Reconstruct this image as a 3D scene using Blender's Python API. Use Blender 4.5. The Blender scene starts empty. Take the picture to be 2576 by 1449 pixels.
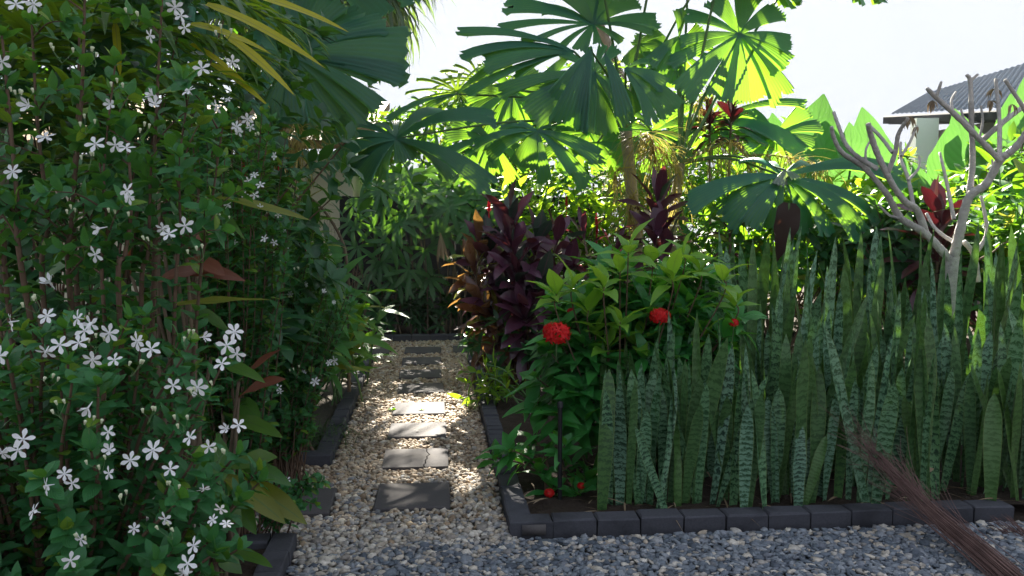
import bpy, math, random
import numpy as np
from mathutils import Vector

random.seed(7)
RNG = np.random.default_rng(11)
scn = bpy.context.scene
COL = scn.collection

# ------------------------------------------------------------------ camera
CAM_H, PITCH, FPX = 1.56, math.radians(5.17), 2143.4      # FPX: focal length in pixels of a 2576 px wide frame
cam_data = bpy.data.cameras.new('camera')
cam = bpy.data.objects.new('camera', cam_data)
COL.objects.link(cam)
cam.location = (0, 0, CAM_H)
cam.rotation_euler = (math.pi / 2 - PITCH, 0, 0)
cam_data.sensor_width = 36
cam_data.lens = 36 * FPX / 2576
cam_data.clip_start = 0.05
cam_data.clip_end = 2000
scn.camera = cam

# ------------------------------------------------------------------ light
SUN_EL, SUN_AZ = math.radians(33), math.radians(-3)       # azimuth from +Y (view direction), minus = left
world = bpy.data.worlds.new('World')
scn.world = world
world.use_nodes = True
wn = world.node_tree
wn.nodes.clear()
sky = wn.nodes.new('ShaderNodeTexSky')
sky.sky_type = 'NISHITA'
sky.sun_disc = False
sky.sun_elevation = SUN_EL
sky.sun_rotation = SUN_AZ
sky.air_density = 1.2
sky.dust_density = 3.5
sky.ozone_density = 1.0
hs = wn.nodes.new('ShaderNodeHueSaturation')
hs.inputs['Saturation'].default_value = 0.95
bg = wn.nodes.new('ShaderNodeBackground')
bg.inputs['Strength'].default_value = 0.05
wo = wn.nodes.new('ShaderNodeOutputWorld')
wn.links.new(sky.outputs[0], hs.inputs['Color'])
def vm(op, a, b):
    n = wn.nodes.new('ShaderNodeVectorMath'); n.operation = op
    for s_, v_ in zip(n.inputs, (a, b)):
        if isinstance(v_, tuple): s_.default_value = v_
        else: wn.links.new(v_, s_)
    return n.outputs[0]
SKY_GAIN, SKY_TOP = 11.5, 1.84                              # thin high haze: brightness levels off towards the sun
gs = vm('MULTIPLY', hs.outputs[0], (SKY_GAIN,) * 3)
veil = vm('DIVIDE', gs, vm('ADD', vm('MULTIPLY', gs, (1.02 / SKY_TOP, 1.0 / SKY_TOP, .95 / SKY_TOP)), (1.0, 1.0, 1.0)))
wn.links.new(vm('MULTIPLY', veil, (.93, .97, 1.05)), bg.inputs['Color'])
wn.links.new(bg.outputs[0], wo.inputs['Surface'])

sun_l = bpy.data.lights.new('sun', 'SUN')
sun_l.energy = 3.8
sun_l.angle = math.radians(0.5)
sun_l.color = (1.0, 0.93, 0.80)
sun = bpy.data.objects.new('sun', sun_l)
COL.objects.link(sun)
sd = Vector((math.sin(SUN_AZ) * math.cos(SUN_EL), math.cos(SUN_AZ) * math.cos(SUN_EL), math.sin(SUN_EL)))
sun.rotation_euler = sd.to_track_quat('Z', 'Y').to_euler()

scn.view_settings.view_transform = 'Standard'
scn.view_settings.look = 'None'
scn.view_settings.gamma = 1
scn.view_settings.exposure = 3.22
scn.cycles.use_denoising = True
scn.cycles.max_bounces = 7
scn.cycles.diffuse_bounces = 3
scn.cycles.glossy_bounces = 2
scn.cycles.transmission_bounces = 4
scn.cycles.transparent_max_bounces = 6
scn.cycles.sample_clamp_indirect = 6
scn.cycles.caustics_reflective = False
scn.cycles.caustics_refractive = False

# ------------------------------------------------------------------ placing by line of sight at a true distance
cp, sp = math.cos(PITCH), math.sin(PITCH)
def A(u, v, Y):
    x = (u - 1288) / FPX
    y = -(v - 724.5) / FPX
    d = np.array([x, cp + y * sp, y * cp - sp])
    return np.array([0, 0, CAM_H]) + d * (Y / d[1])
def G(u, v, z=0.0):
    x = (u - 1288) / FPX
    y = -(v - 724.5) / FPX
    d = np.array([x, cp + y * sp, y * cp - sp])
    return np.array([0, 0, CAM_H]) + d * ((z - CAM_H) / d[2])
def nrm(a):
    a = np.asarray(a, float)
    return a / np.maximum(np.linalg.norm(a, axis=-1, keepdims=True), 1e-9)
UP = np.array([0, 0, 1.0])

# ------------------------------------------------------------------ mesh accumulator
class Acc:
    def __init__(s):
        s.v, s.f, s.uv, s.m, s.n = [], [], [], [], 0
    def add(s, v, f, uv=None, m=0):
        v = np.asarray(v, float).reshape(-1, 3)
        f = np.asarray(f, int).reshape(-1, 4)
        if uv is None:
            uv = np.zeros((len(v), 2))
        s.v.append(v); s.f.append(f + s.n); s.uv.append(np.asarray(uv, float).reshape(-1, 2))
        s.m.append(np.full(len(f), m, int))
        s.n += len(v)
    def build(s, name, mats, parent=None, smooth=True):
        me = bpy.data.meshes.new(name)
        if s.n:
            v = np.concatenate(s.v); f = np.concatenate(s.f); uv = np.concatenate(s.uv); m = np.concatenate(s.m)
            me.vertices.add(len(v)); me.vertices.foreach_set('co', v.ravel().astype(np.float32))
            me.loops.add(f.size); me.loops.foreach_set('vertex_index', f.ravel().astype(np.int32))
            me.polygons.add(len(f))
            me.polygons.foreach_set('loop_start', (np.arange(len(f)) * 4).astype(np.int32))
            me.polygons.foreach_set('loop_total', np.full(len(f), 4, np.int32))
            me.polygons.foreach_set('material_index', m.astype(np.int32))
            ul = me.uv_layers.new(name='UVMap')
            ul.data.foreach_set('uv', uv[f.ravel()].ravel().astype(np.float32))
            me.polygons.foreach_set('use_smooth', np.full(len(f), smooth))
            me.update(calc_edges=True)
        if not isinstance(mats, (list, tuple)):
            mats = [mats]
        for mm in mats:
            me.materials.append(mm)
        o = bpy.data.objects.new(name, me)
        COL.objects.link(o)
        if parent is not None:
            o.parent = parent
            o.matrix_parent_inverse = parent.matrix_world.inverted()
        return o

def tag(o, label, cat, group=None, kind=None):
    o['label'] = label
    o['category'] = cat
    if group: o['group'] = group
    if kind: o['kind'] = kind
    return o
def struct(o):
    o['kind'] = 'structure'
    return o
def stuff(o):
    o['kind'] = 'stuff'
    return o
def empty(name, loc, label, cat, group=None):
    o = bpy.data.objects.new(name, None)
    COL.objects.link(o)
    o.empty_display_size = 0.1
    o.location = [float(c) for c in loc]
    bpy.context.view_layer.update()
    return tag(o, label, cat, group)

# ------------------------------------------------------------------ leaf strips
def p_ovate(t):  return np.maximum(np.sin(np.pi * np.clip(t, 0, 1) ** 0.85) ** 0.8, 0.03)
def p_lance(t):  return np.maximum(np.sin(np.pi * np.clip(t, 0, 1) ** 0.75) ** 1.1, 0.05)
def p_cordy(t):
    return np.interp(t, [0, .12, .3, .5, .7, .85, .95, 1], [.22, .2, .62, 1, .95, .62, .25, .03])
def p_strap(t):  return np.interp(t, [0, .08, .4, .7, .9, 1], [.45, .9, 1, .75, .35, .03])
def p_sword(t):  return np.interp(t, [0, .1, .35, .62, .8, .92, .975, 1], [.55, .62, .85, 1, .92, .6, .25, .03])
def p_finger(t): return np.interp(t, [0, .25, .6, .9, 1], [.18, .75, 1, .7, .3])
def p_line(t):   return 1 - 0.6 * np.asarray(t)
def p_petal(t):  return np.interp(t, [0, .2, .6, .85, 1], [.25, .4, 1, .85, .25])
def p_heart(t):  return np.interp(t, [0, .06, .2, .4, .65, .85, 1], [.45, .8, 1, .95, .65, .3, .03])

def leaves(acc, P, D, U, L, W, bend=0.4, fold=0.25, prof=p_ovate, k=5, twist=0.0, wave=0.0, m=0):
    P = np.asarray(P, float).reshape(-1, 3); N = len(P)
    if N == 0: return
    D = nrm(np.broadcast_to(D, (N, 3))); U = np.broadcast_to(U, (N, 3))
    ex = lambda a: np.broadcast_to(np.asarray(a, float), (N,))
    L, W, bend, fold, twist = ex(L), ex(W), ex(bend), ex(fold), ex(twist)
    S = np.cross(D, U)
    bad = np.linalg.norm(S, axis=1) < 1e-3
    S = np.where(bad[:, None], np.cross(D, np.array([0.3, 1, 0.1])), S)
    S = nrm(S); Nn = np.cross(S, D)
    t = np.linspace(0, 1, k + 1)
    a = bend[:, None] * t
    am = bend[:, None] * (t[:-1] + t[1:]) / 2
    step = (D[:, None] * np.cos(am)[..., None] - Nn[:, None] * np.sin(am)[..., None]) * (L / k)[:, None, None]
    c = np.concatenate([np.zeros((N, 1, 3)), np.cumsum(step, 1)], 1) + P[:, None]
    n = Nn[:, None] * np.cos(a)[..., None] + D[:, None] * np.sin(a)[..., None]
    Sb = np.broadcast_to(S[:, None], n.shape)
    tw = (twist[:, None] * t)[..., None]
    s2 = Sb * np.cos(tw) + n * np.sin(tw)
    n2 = n * np.cos(tw) - Sb * np.sin(tw)
    w = (W / 2)[:, None] * prof(t)[None]
    off = s2 * (w * np.cos(fold)[:, None])[..., None]
    lift = n2 * (w * np.sin(fold)[:, None])[..., None]
    if wave:
        ph = RNG.uniform(0, 6.28, (N, 1)); fr = RNG.uniform(1.2, 2.6, (N, 1))
        wv = n2 * (wave * W[:, None] * np.sin(6.28 * fr * t[None] + ph) * prof(t)[None])[..., None]
        wv2 = n2 * (wave * W[:, None] * np.sin(6.28 * fr * t[None] + ph + 2.2) * prof(t)[None])[..., None]
    else:
        wv = wv2 = 0
    V = np.stack([c - off + lift + wv, c, c + off + lift + wv2], 2)          # N,k+1,3,3
    uv = np.zeros((k + 1, 3, 2)); uv[..., 0] = [0, .5, 1]; uv[..., 1] = t[:, None]
    uvs = np.broadcast_to(uv, (N, k + 1, 3, 2))
    q = []
    for i in range(k):
        for j in range(2):
            b = i * 3 + j
            q.append([b, b + 1, b + 4, b + 3])
    q = np.array(q)
    F = (q[None] + (np.arange(N) * (k + 1) * 3)[:, None, None]).reshape(-1, 4)
    acc.add(V.reshape(-1, 3), F, uvs.reshape(-1, 2), m)

def spline(pts, n=6):
    p = np.asarray(pts, float)
    if len(p) < 3:
        return np.array([p[0] + (p[-1] - p[0]) * i / n for i in range(n + 1)])
    e = np.vstack([2 * p[0] - p[1], p, 2 * p[-1] - p[-2]])
    out = []
    for i in range(1, len(e) - 2):
        for k in range(n):
            t = k / n
            a, b, c, d = e[i - 1], e[i], e[i + 1], e[i + 2]
            out.append(0.5 * (2 * b + (c - a) * t + (2 * a - 5 * b + 4 * c - d) * t * t + (3 * b - a - 3 * c + d) * t ** 3))
    out.append(p[-1])
    return np.array(out)

def tube(acc, pts, r0, r1=None, sides=6, m=0, bump=0.0, cap=False):
    p = np.asarray(pts, float); n = len(p)
    r1 = r0 if r1 is None else r1
    T = nrm(np.gradient(p, axis=0))
    ref = np.array([0.31, 0.87, 0.2]) if abs(T[0] @ np.array([0, 0, 1.0])) > .8 else UP
    X = nrm(np.cross(T, ref)); Y = np.cross(T, X)
    r = np.linspace(r0, r1, n) * (1 + bump * RNG.uniform(-1, 1, n))
    if cap:
        p = np.vstack([p, p[-1] + T[-1] * r[-1] * .4]); X = np.vstack([X, X[-1]]); Y = np.vstack([Y, Y[-1]])
        r = np.append(r, r[-1] * .05); n += 1
    a = np.linspace(0, 2 * np.pi, sides, endpoint=False)
    V = p[:, None] + (X[:, None] * np.cos(a)[None, :, None] + Y[:, None] * np.sin(a)[None, :, None]) * r[:, None, None]
    uv = np.zeros((n, sides, 2)); uv[..., 0] = np.arange(sides) / sides; uv[..., 1] = np.linspace(0, 1, n)[:, None]
    f = [[i * sides + j, i * sides + (j + 1) % sides, (i + 1) * sides + (j + 1) % sides, (i + 1) * sides + j]
         for i in range(n - 1) for j in range(sides)]
    acc.add(V.reshape(-1, 3), f, uv.reshape(-1, 2), m)

def box(acc, c, sx, sy, sz, ex=(1, 0, 0), ey=(0, 1, 0), ez=(0, 0, 1), bev=0.0, jit=0.0, m=0):
    """box with chamfered top edges, c = centre of its base"""
    c = np.asarray(c, float); ex, ey, ez = map(lambda q: np.asarray(q, float), (ex, ey, ez))
    rings = [(1, 0.0, 0.0), (1, 1 - bev / sz, 0.0), (1, 1.0, bev)] if bev > 0 else [(1, 0, 0), (1, 1, 0)]
    V = []
    for _, h, inset in rings:
        for sxn, syn in ((-1, -1), (1, -1), (1, 1), (-1, 1)):
            V.append(c + ex * sxn * (sx / 2 - inset) + ey * syn * (sy / 2 - inset) + ez * h * sz
                     + (RNG.uniform(-jit, jit, 3) if jit else 0))
    F = []
    for i in range(len(rings) - 1):
        for j in range(4):
            F.append([i * 4 + j, i * 4 + (j + 1) % 4, (i + 1) * 4 + (j + 1) % 4, (i + 1) * 4 + j])
    b = (len(rings) - 1) * 4
    F.append([b, b + 1, b + 2, b + 3]); F.append([3, 2, 1, 0])
    acc.add(V, F, None, m)

# ------------------------------------------------------------------ materials
def newmat(name):
    m = bpy.data.materials.new(name); m.use_nodes = True
    nt = m.node_tree; nt.nodes.clear()
    return m, nt, nt.nodes, nt.links
def node(nt, t, **kw):
    n = nt.nodes.new(t)
    for k, v in kw.items(): setattr(n, k, v)
    return n
def mixc(nt, fac, a, b, blend='MIX'):
    n = nt.nodes.new('ShaderNodeMix'); n.data_type = 'RGBA'; n.blend_type = blend
    for sock, val in ((n.inputs[0], fac), (n.inputs[6], a), (n.inputs[7], b)):
        if hasattr(val, 'is_linked') or hasattr(val, 'links'):
            nt.links.new(val, sock)
        elif isinstance(val, (int, float)):
            sock.default_value = val
        else:
            sock.default_value = (*val, 1)
    return n.outputs[2]
def ramp(nt, fac, stops, interp='LINEAR'):
    n = nt.nodes.new('ShaderNodeValToRGB'); n.color_ramp.interpolation = interp
    e = n.color_ramp.elements
    while len(e) < len(stops): e.new(0.5)
    for i, (p, c) in enumerate(stops):
        e[i].position = p; e[i].color = (*c, 1) if len(c) == 3 else c
    nt.links.new(fac, n.inputs[0])
    return n.outputs[0]
def maths(nt, op, a, b=None):
    n = nt.nodes.new('ShaderNodeMath'); n.operation = op
    for s, v in zip(n.inputs, (a, b)):
        if v is None: continue
        if isinstance(v, (int, float)): s.default_value = v
        else: nt.links.new(v, s)
    return n.outputs[0]

def leafmat(name, c1, c2, tr, tfac=0.38, rough=0.38, spec=0.5, rib=None, ribw=0.035, old=None, oldp=0.08, vein=0.0, pleat=0):
    """c1..c2: range of leaf colours, tr: colour of light passing through, old: colour of the few ageing leaves"""
    m, nt, N, L = newmat(name)
    out = node(nt, 'ShaderNodeOutputMaterial')
    geo = node(nt, 'ShaderNodeNewGeometry')
    uv = node(nt, 'ShaderNodeUVMap')
    sep = node(nt, 'ShaderNodeSeparateXYZ'); L.new(uv.outputs[0], sep.inputs[0])
    rnd = geo.outputs['Random Per Island']
    tc = node(nt, 'ShaderNodeTexCoord')
    noi = node(nt, 'ShaderNodeTexNoise'); noi.inputs['Scale'].default_value = 9; noi.inputs['Detail'].default_value = 4
    L.new(tc.outputs['Object'], noi.inputs['Vector'])
    f = maths(nt, 'MULTIPLY_ADD', noi.outputs[0], 0.6); nt.nodes[-1].inputs[2].default_value = -0.3
    f = maths(nt, 'ADD', f, rnd)
    col = mixc(nt, f, c1, c2)
    nt.nodes[-1].clamp_factor = True
    trc = mixc(nt, maths(nt, 'MULTIPLY', rnd, 0.5), tr, tuple(x * 0.55 for x in tr))
    if old is not None:
        r2 = maths(nt, 'FRACT', maths(nt, 'MULTIPLY', rnd, 17.31))
        k = maths(nt, 'LESS_THAN', r2, oldp)
        col = mixc(nt, k, col, old); trc = mixc(nt, k, trc, tuple(min(1, x * 2.2) for x in old))
    s = maths(nt, 'ABSOLUTE', maths(nt, 'SUBTRACT', sep.outputs[0], 0.5))
    if rib is not None:
        k = maths(nt, 'LESS_THAN', s, ribw)
        col = mixc(nt, maths(nt, 'MULTIPLY', k, 0.7), col, rib)
        trc = mixc(nt, maths(nt, 'MULTIPLY', k, 0.6), trc, tuple(x * .3 for x in tr))
    bs = node(nt, 'ShaderNodeBsdfPrincipled')
    if vein or pleat:
        wv = node(nt, 'ShaderNodeMath'); wv.operation = 'SINE'
        if pleat:
            arg = maths(nt, 'MULTIPLY', sep.outputs[0], 6.283 * pleat)
        else:
            arg = maths(nt, 'MULTIPLY', maths(nt, 'SUBTRACT', maths(nt, 'MULTIPLY', sep.outputs[1], 1.0), s), 6.283 * vein)
        L.new(arg, wv.inputs[0])
        col = mixc(nt, maths(nt, 'MULTIPLY', maths(nt, 'ADD', wv.outputs[0], 1.0), 0.12), col, tuple(x * 2.2 for x in c2))
        vk = maths(nt, 'POWER', maths(nt, 'MULTIPLY', maths(nt, 'ADD', wv.outputs[0], 1.0), .5), 4.0)
        trc = mixc(nt, maths(nt, 'MULTIPLY', vk, .55 if pleat else .35), trc, tuple(x * .35 for x in tr))
        bp = node(nt, 'ShaderNodeBump'); bp.inputs['Strength'].default_value = 0.25; bp.inputs['Distance'].default_value = 0.004
        L.new(wv.outputs[0], bp.inputs['Height']); L.new(bp.outputs[0], bs.inputs['Normal'])
    L.new(col, bs.inputs['Base Color'])
    rr = maths(nt, 'MULTIPLY_ADD', noi.outputs[0], 0.3); nt.nodes[-1].inputs[2].default_value = rough - 0.15
    L.new(rr, bs.inputs['Roughness'])
    bs.inputs['Specular IOR Level'].default_value = spec
    tb = node(nt, 'ShaderNodeBsdfTranslucent'); L.new(trc, tb.inputs[0])
    mx = node(nt, 'ShaderNodeMixShader'); mx.inputs[0].default_value = tfac
    L.new(bs.outputs[0], mx.inputs[1]); L.new(tb.outputs[0], mx.inputs[2])
    L.new(mx.outputs[0], out.inputs[0])
    return m

def plainmat(name, c1, c2, scale=20, rough=0.8, bump=0.3, dist=0.004, spec=0.3, detail=6, stain=None, metal=0.0):
    m, nt, N, L = newmat(name)
    out = node(nt, 'ShaderNodeOutputMaterial'); bs = node(nt, 'ShaderNodeBsdfPrincipled')
    tc = node(nt, 'ShaderNodeTexCoord')
    noi = node(nt, 'ShaderNodeTexNoise'); noi.inputs['Scale'].default_value = scale; noi.inputs['Detail'].default_value = detail
    noi.inputs['Roughness'].default_value = .65
    L.new(tc.outputs['Object'], noi.inputs['Vector'])
    geo = node(nt, 'ShaderNodeNewGeometry')
    f = maths(nt, 'ADD', maths(nt, 'MULTIPLY', noi.outputs[0], 1.5), maths(nt, 'MULTIPLY', geo.outputs['Random Per Island'], 0.3))
    f = maths(nt, 'SUBTRACT', f, 0.4)
    col = mixc(nt, f, c1, c2); nt.nodes[-1].clamp_factor = True
    if stain is not None:
        n2 = node(nt, 'ShaderNodeTexNoise'); n2.inputs['Scale'].default_value = 3.3; n2.inputs['Detail'].default_value = 7
        L.new(tc.outputs['Object'], n2.inputs['Vector'])
        k = ramp(nt, n2.outputs[0], [(.52, (0, 0, 0)), (.66, (1, 1, 1))])
        col = mixc(nt, maths(nt, 'MULTIPLY', k, .7), col, stain)
    L.new(col, bs.inputs['Base Color'])
    bs.inputs['Roughness'].default_value = rough; bs.inputs['Specular IOR Level'].default_value = spec
    bs.inputs['Metallic'].default_value = metal
    bp = node(nt, 'ShaderNodeBump'); bp.inputs['Strength'].default_value = bump; bp.inputs['Distance'].default_value = dist
    L.new(noi.outputs[0], bp.inputs['Height']); L.new(bp.outputs[0], bs.inputs['Normal'])
    L.new(bs.outputs[0], out.inputs[0])
    return m

def pebblemat(name, stops, rough=0.75):
    m, nt, N, L = newmat(name)
    out = node(nt, 'ShaderNodeOutputMaterial'); bs = node(nt, 'ShaderNodeBsdfPrincipled')
    geo = node(nt, 'ShaderNodeNewGeometry')
    col = ramp(nt, geo.outputs['Random Per Island'], stops, 'LINEAR')
    tc = node(nt, 'ShaderNodeTexCoord')
    noi = node(nt, 'ShaderNodeTexNoise'); noi.inputs['Scale'].default_value = 60; noi.inputs['Detail'].default_value = 5
    L.new(tc.outputs['Object'], noi.inputs['Vector'])
    v = ramp(nt, noi.outputs[0], [(.3, (.62, .62, .62)), (.7, (1.2, 1.2, 1.2))])
    col = mixc(nt, 1.0, col, v, 'MULTIPLY')
    L.new(col, bs.inputs['Base Color']); bs.inputs['Roughness'].default_value = rough
    bs.inputs['Specular IOR Level'].default_value = .35
    L.new(bs.outputs[0], out.inputs[0])
    return m

def snakemat():
    m, nt, N, L = newmat('banded_leaf')
    out = node(nt, 'ShaderNodeOutputMaterial'); bs = node(nt, 'ShaderNodeBsdfPrincipled')
    uv = node(nt, 'ShaderNodeUVMap'); sep = node(nt, 'ShaderNodeSeparateXYZ'); L.new(uv.outputs[0], sep.inputs[0])
    oi = node(nt, 'ShaderNodeObjectInfo'); r = oi.outputs['Random']
    cmb = node(nt, 'ShaderNodeCombineXYZ')
    L.new(maths(nt, 'MULTIPLY', sep.outputs[0], 2.6), cmb.inputs[0])
    L.new(maths(nt, 'MULTIPLY', sep.outputs[1], 34.0), cmb.inputs[1]); L.new(maths(nt, 'MULTIPLY', r, 91.0), cmb.inputs[2])
    n1 = node(nt, 'ShaderNodeTexNoise'); n1.inputs['Scale'].default_value = 1.0; n1.inputs['Detail'].default_value = 5; n1.inputs['Roughness'].default_value = .7
    L.new(cmb.outputs[0], n1.inputs['Vector'])
    wave = maths(nt, 'SINE', maths(nt, 'ADD', maths(nt, 'MULTIPLY', sep.outputs[1], 130.0), maths(nt, 'MULTIPLY', n1.outputs[0], 19.0)))
    f = maths(nt, 'ADD', maths(nt, 'MULTIPLY', wave, 0.28), n1.outputs[0])
    band = ramp(nt, f, [(.24, (0, 0, 0)), (.40, (.45, .45, .45)), (.66, (1, 1, 1))])
    r2 = maths(nt, 'FRACT', maths(nt, 'MULTIPLY', r, 13.7))
    dark = mixc(nt, r, (.005, .030, .020), (.016, .075, .022))
    lite = mixc(nt, r2, (.16, .30, .20), (.10, .24, .06))
    col = mixc(nt, band, dark, lite)
    # weaker bands on the older, plain leaves
    col = mixc(nt, maths(nt, 'MULTIPLY', maths(nt, 'GREATER_THAN', r2, .62), .55), col, mixc(nt, r, (.022, .070, .02), (.06, .12, .02)))
    s = maths(nt, 'ABSOLUTE', maths(nt, 'SUBTRACT', sep.outputs[0], 0.5))
    edge = maths(nt, 'GREATER_THAN', s, .47)
    col = mixc(nt, maths(nt, 'MULTIPLY', edge, .6), col, (.16, .22, .06))
    L.new(col, bs.inputs['Base Color']); bs.inputs['Roughness'].default_value = .42; bs.inputs['Specular IOR Level'].default_value = .45
    tb = node(nt, 'ShaderNodeBsdfTranslucent'); tb.inputs[0].default_value = (.10, .22, .02, 1)
    mx = node(nt, 'ShaderNodeMixShader'); mx.inputs[0].default_value = .14
    L.new(bs.outputs[0], mx.inputs[1]); L.new(tb.outputs[0], mx.inputs[2]); L.new(mx.outputs[0], out.inputs[0])
    return m

M = {}
M['jasmine'] = leafmat('jasmine_leaf', (.014, .085, .036), (.044, .185, .060), (.22, .52, .03), .32, .42, .42, rib=(.06, .20, .08), ribw=.03, old=(.17, .26, .02), oldp=.07, vein=7)
M['ixora'] = leafmat('ixora_leaf', (.016, .130, .036), (.050, .25, .050), (.20, .60, .03), .32, .32, .5, rib=(.10, .26, .08), ribw=.03, vein=9)
M['ixora_new'] = leafmat('ixora_young_leaf', (.10, .26, .025), (.17, .36, .04), (.45, .75, .05), .42, .34, .5, rib=(.25, .42, .10), vein=9)
M['licuala'] = leafmat('fan_leaf', (.024, .130, .090), (.054, .205, .135), (.32, .64, .03), .36, .38, .6, pleat=8)
M['licuala_old'] = leafmat('weathered_fan_leaf', (.14, .22, .16), (.24, .29, .24), (.35, .5, .12), .30, .45, .5, pleat=8)
M['petiole'] = plainmat('petiole', (.06, .14, .05), (.13, .22, .08), 30, .5)
M['feather'] = leafmat('feather_leaflet', (.016, .075, .022), (.050, .150, .030), (.36, .55, .02), .38, .35, .5, rib=(.10, .2, .04), ribw=.05)
M['feather_y'] = leafmat('sunlit_yellow_leaflet', (.40, .38, .02), (.55, .50, .03), (.9, .85, .03), .5, .4, .4, rib=(.5, .48, .1), ribw=.06)  # yellow leaflets, colour deepened to stand in for sunlight
M['weep'] = leafmat('weeping_leaf', (.05, .09, .07), (.09, .13, .09), (.25, .40, .06), .30, .5, .4)
M['rhapis'] = leafmat('lady_palm_leaf', (.012, .080, .024), (.036, .145, .032), (.20, .45, .03), .20, .40, .5, rib=(.08, .18, .05), ribw=.05)
M['shade'] = leafmat('shade_leaf', (.008, .052, .022), (.022, .105, .036), (.16, .40, .02), .26, .40, .45, rib=(.05, .14, .05))
M['ginger'] = leafmat('ginger_leaf', (.014, .090, .026), (.036, .165, .034), (.30, .60, .02), .34, .44, .32, rib=(.10, .22, .05), old=(.22, .22, .03), oldp=.05, vein=14)
M['sunny'] = leafmat('sunlit_leaf', (.04, .15, .016), (.10, .25, .022), (.50, .74, .03), .42, .44, .35, rib=(.2, .3, .06), vein=8)  # sunlight put into a paler, yellower leaf green
M['purple'] = leafmat('purple_leaf', (.046, .015, .034), (.110, .038, .074), (.26, .05, .05), .17, .32, .6, rib=(.14, .05, .09), old=(.03, .050, .035), oldp=.13)
M['bronze'] = leafmat('sunlit_bronze_leaf', (.075, .030, .034), (.14, .065, .055), (.50, .26, .06), .30, .28, .7, rib=(.2, .08, .06), old=(.17, .19, .03), oldp=.28)  # sun on the purple leaves, put into bronze and yellow colours
M['red'] = leafmat('red_leaf', (.034, .006, .013), (.070, .012, .024), (.18, .02, .025), .12, .35, .5, rib=(.2, .03, .04))
M['darkleaf'] = leafmat('dark_leaf', (.022, .010, .010), (.035, .016, .014), (.06, .02, .01), .12, .5, .3)
M['strap'] = leafmat('broad_strap_leaf', (.030, .125, .026), (.085, .18, .022), (.32, .50, .03), .32, .40, .45, rib=(.1, .19, .05), old=(.15, .17, .02), oldp=.1)
M['brownleaf'] = leafmat('brown_leaf', (.12, .045, .025), (.20, .07, .04), (.4, .1, .03), .25, .5, .4, rib=(.25, .1, .06))
M['taro'] = leafmat('taro_leaf', (.04, .17, .050), (.09, .25, .07), (.15, .36, .06), .36, .46, .3, rib=(.2, .36, .12), ribw=.02, vein=6)
M['straw'] = leafmat('straw', (.30, .24, .07), (.45, .36, .12), (.6, .5, .12), .3, .6, .3)
M['dead'] = leafmat('dead_leaf', (.22, .16, .10), (.36, .28, .19), (.3, .2, .1), .2, .7, .2)
M['grassleaf'] = leafmat('mondo_leaf', (.014, .055, .020), (.035, .10, .028), (.16, .32, .03), .3, .4, .5)
M['snake'] = snakemat()
M['petal'] = leafmat('white_petal', (.82, .83, .84), (.9, .9, .9), (.9, .9, .88), .25, .5, .3)
M['bud'] = plainmat('bud', (.45, .52, .25), (.75, .78, .62), 40, .5)
M['redpetal'] = leafmat('red_petal', (.55, .008, .012), (.75, .02, .02), (.8, .03, .02), .25, .5, .3)
M['redspike'] = leafmat('ginger_bract', (.32, .006, .03), (.5, .015, .05), (.7, .03, .05), .25, .45, .4)
M['twig'] = plainmat('twig', (.09, .055, .035), (.17, .11, .075), 25, .8)
M['cane'] = plainmat('cane', (.10, .075, .05), (.2, .15, .10), 18, .7)
M['bark'] = plainmat('grey_bark', (.34, .32, .30), (.60, .57, .54), 38, .85, .9, .02, stain=(.2, .19, .18))
M['palmtrunk'] = plainmat('palm_trunk', (.22, .18, .14), (.42, .36, .29), 12, .9, .6, .01)
M['block'] = plainmat('charcoal_block', (.044, .045, .056), (.084, .086, .102), 90, .85, .5, .003, stain=(.016, .017, .021))
M['stone'] = plainmat('charcoal_paver', (.064, .061, .066), (.108, .099, .10), 120, .9, .3, .002, stain=(.12, .11, .105))
M['soil'] = plainmat('soil', (.022, .015, .011), (.06, .042, .03), 35, .95, 1.0, .03)
M['gravelbed'] = plainmat('gravel_bed', (.07, .065, .06), (.20, .17, .14), 70, .95, 1.0, .02)
M['wall'] = plainmat('cream_render', (.62, .58, .44), (.70, .66, .52), 4, .9, .1)
M['shadewall'] = plainmat('shaded_wall', (.10, .10, .11), (.16, .16, .165), 4, .9, .1)  # shade on the house wall put into a darker grey
M['fence'] = plainmat('dark_timber', (.012, .012, .013), (.028, .026, .026), 8, .8)
M['roof'] = plainmat('grey_roof', (.024, .032, .046), (.042, .052, .07), 3, 1.0, .05, spec=0.0)
M['brownroof'] = plainmat('brown_roof', (.16, .10, .05), (.24, .16, .08), 6, .7)
M['white'] = plainmat('white_paint', (.74, .74, .72), (.82, .82, .80), 3, .6, .05)
M['trim'] = plainmat('dark_trim', (.016, .018, .024), (.028, .03, .036), 5, .8, .05, spec=.1)
M['twigred'] = plainmat('dry_red_twig', (.07, .040, .036), (.23, .14, .125), 12, .8)
M['plastic'] = plainmat('black_plastic', (.012, .012, .014), (.02, .02, .022), 20, .45, .05)
M['pebble'] = pebblemat('path_pebble', [(0, (.17, .125, .085)), (.2, (.33, .24, .16)), (.42, (.50, .38, .26)), (.6, (.42, .35, .27)), (.8, (.60, .50, .38)), (.92, (.34, .31, .29)), (1, (.70, .63, .52))])
M['slate'] = pebblemat('slate_chip', [(0, (.07, .085, .11)), (.25, (.13, .155, .19)), (.5, (.20, .225, .26)), (.7, (.27, .29, .32)), (.84, (.15, .165, .20)), (.92, (.44, .39, .33)), (1, (.58, .54, .48))])
M['mixpeb'] = pebblemat('mixed_pebble', [(0, (.13, .14, .16)), (.2, (.30, .27, .24)), (.4, (.45, .38, .30)), (.6, (.27, .285, .31)), (.8, (.54, .48, .40)), (1, (.66, .62, .56))])

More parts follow.
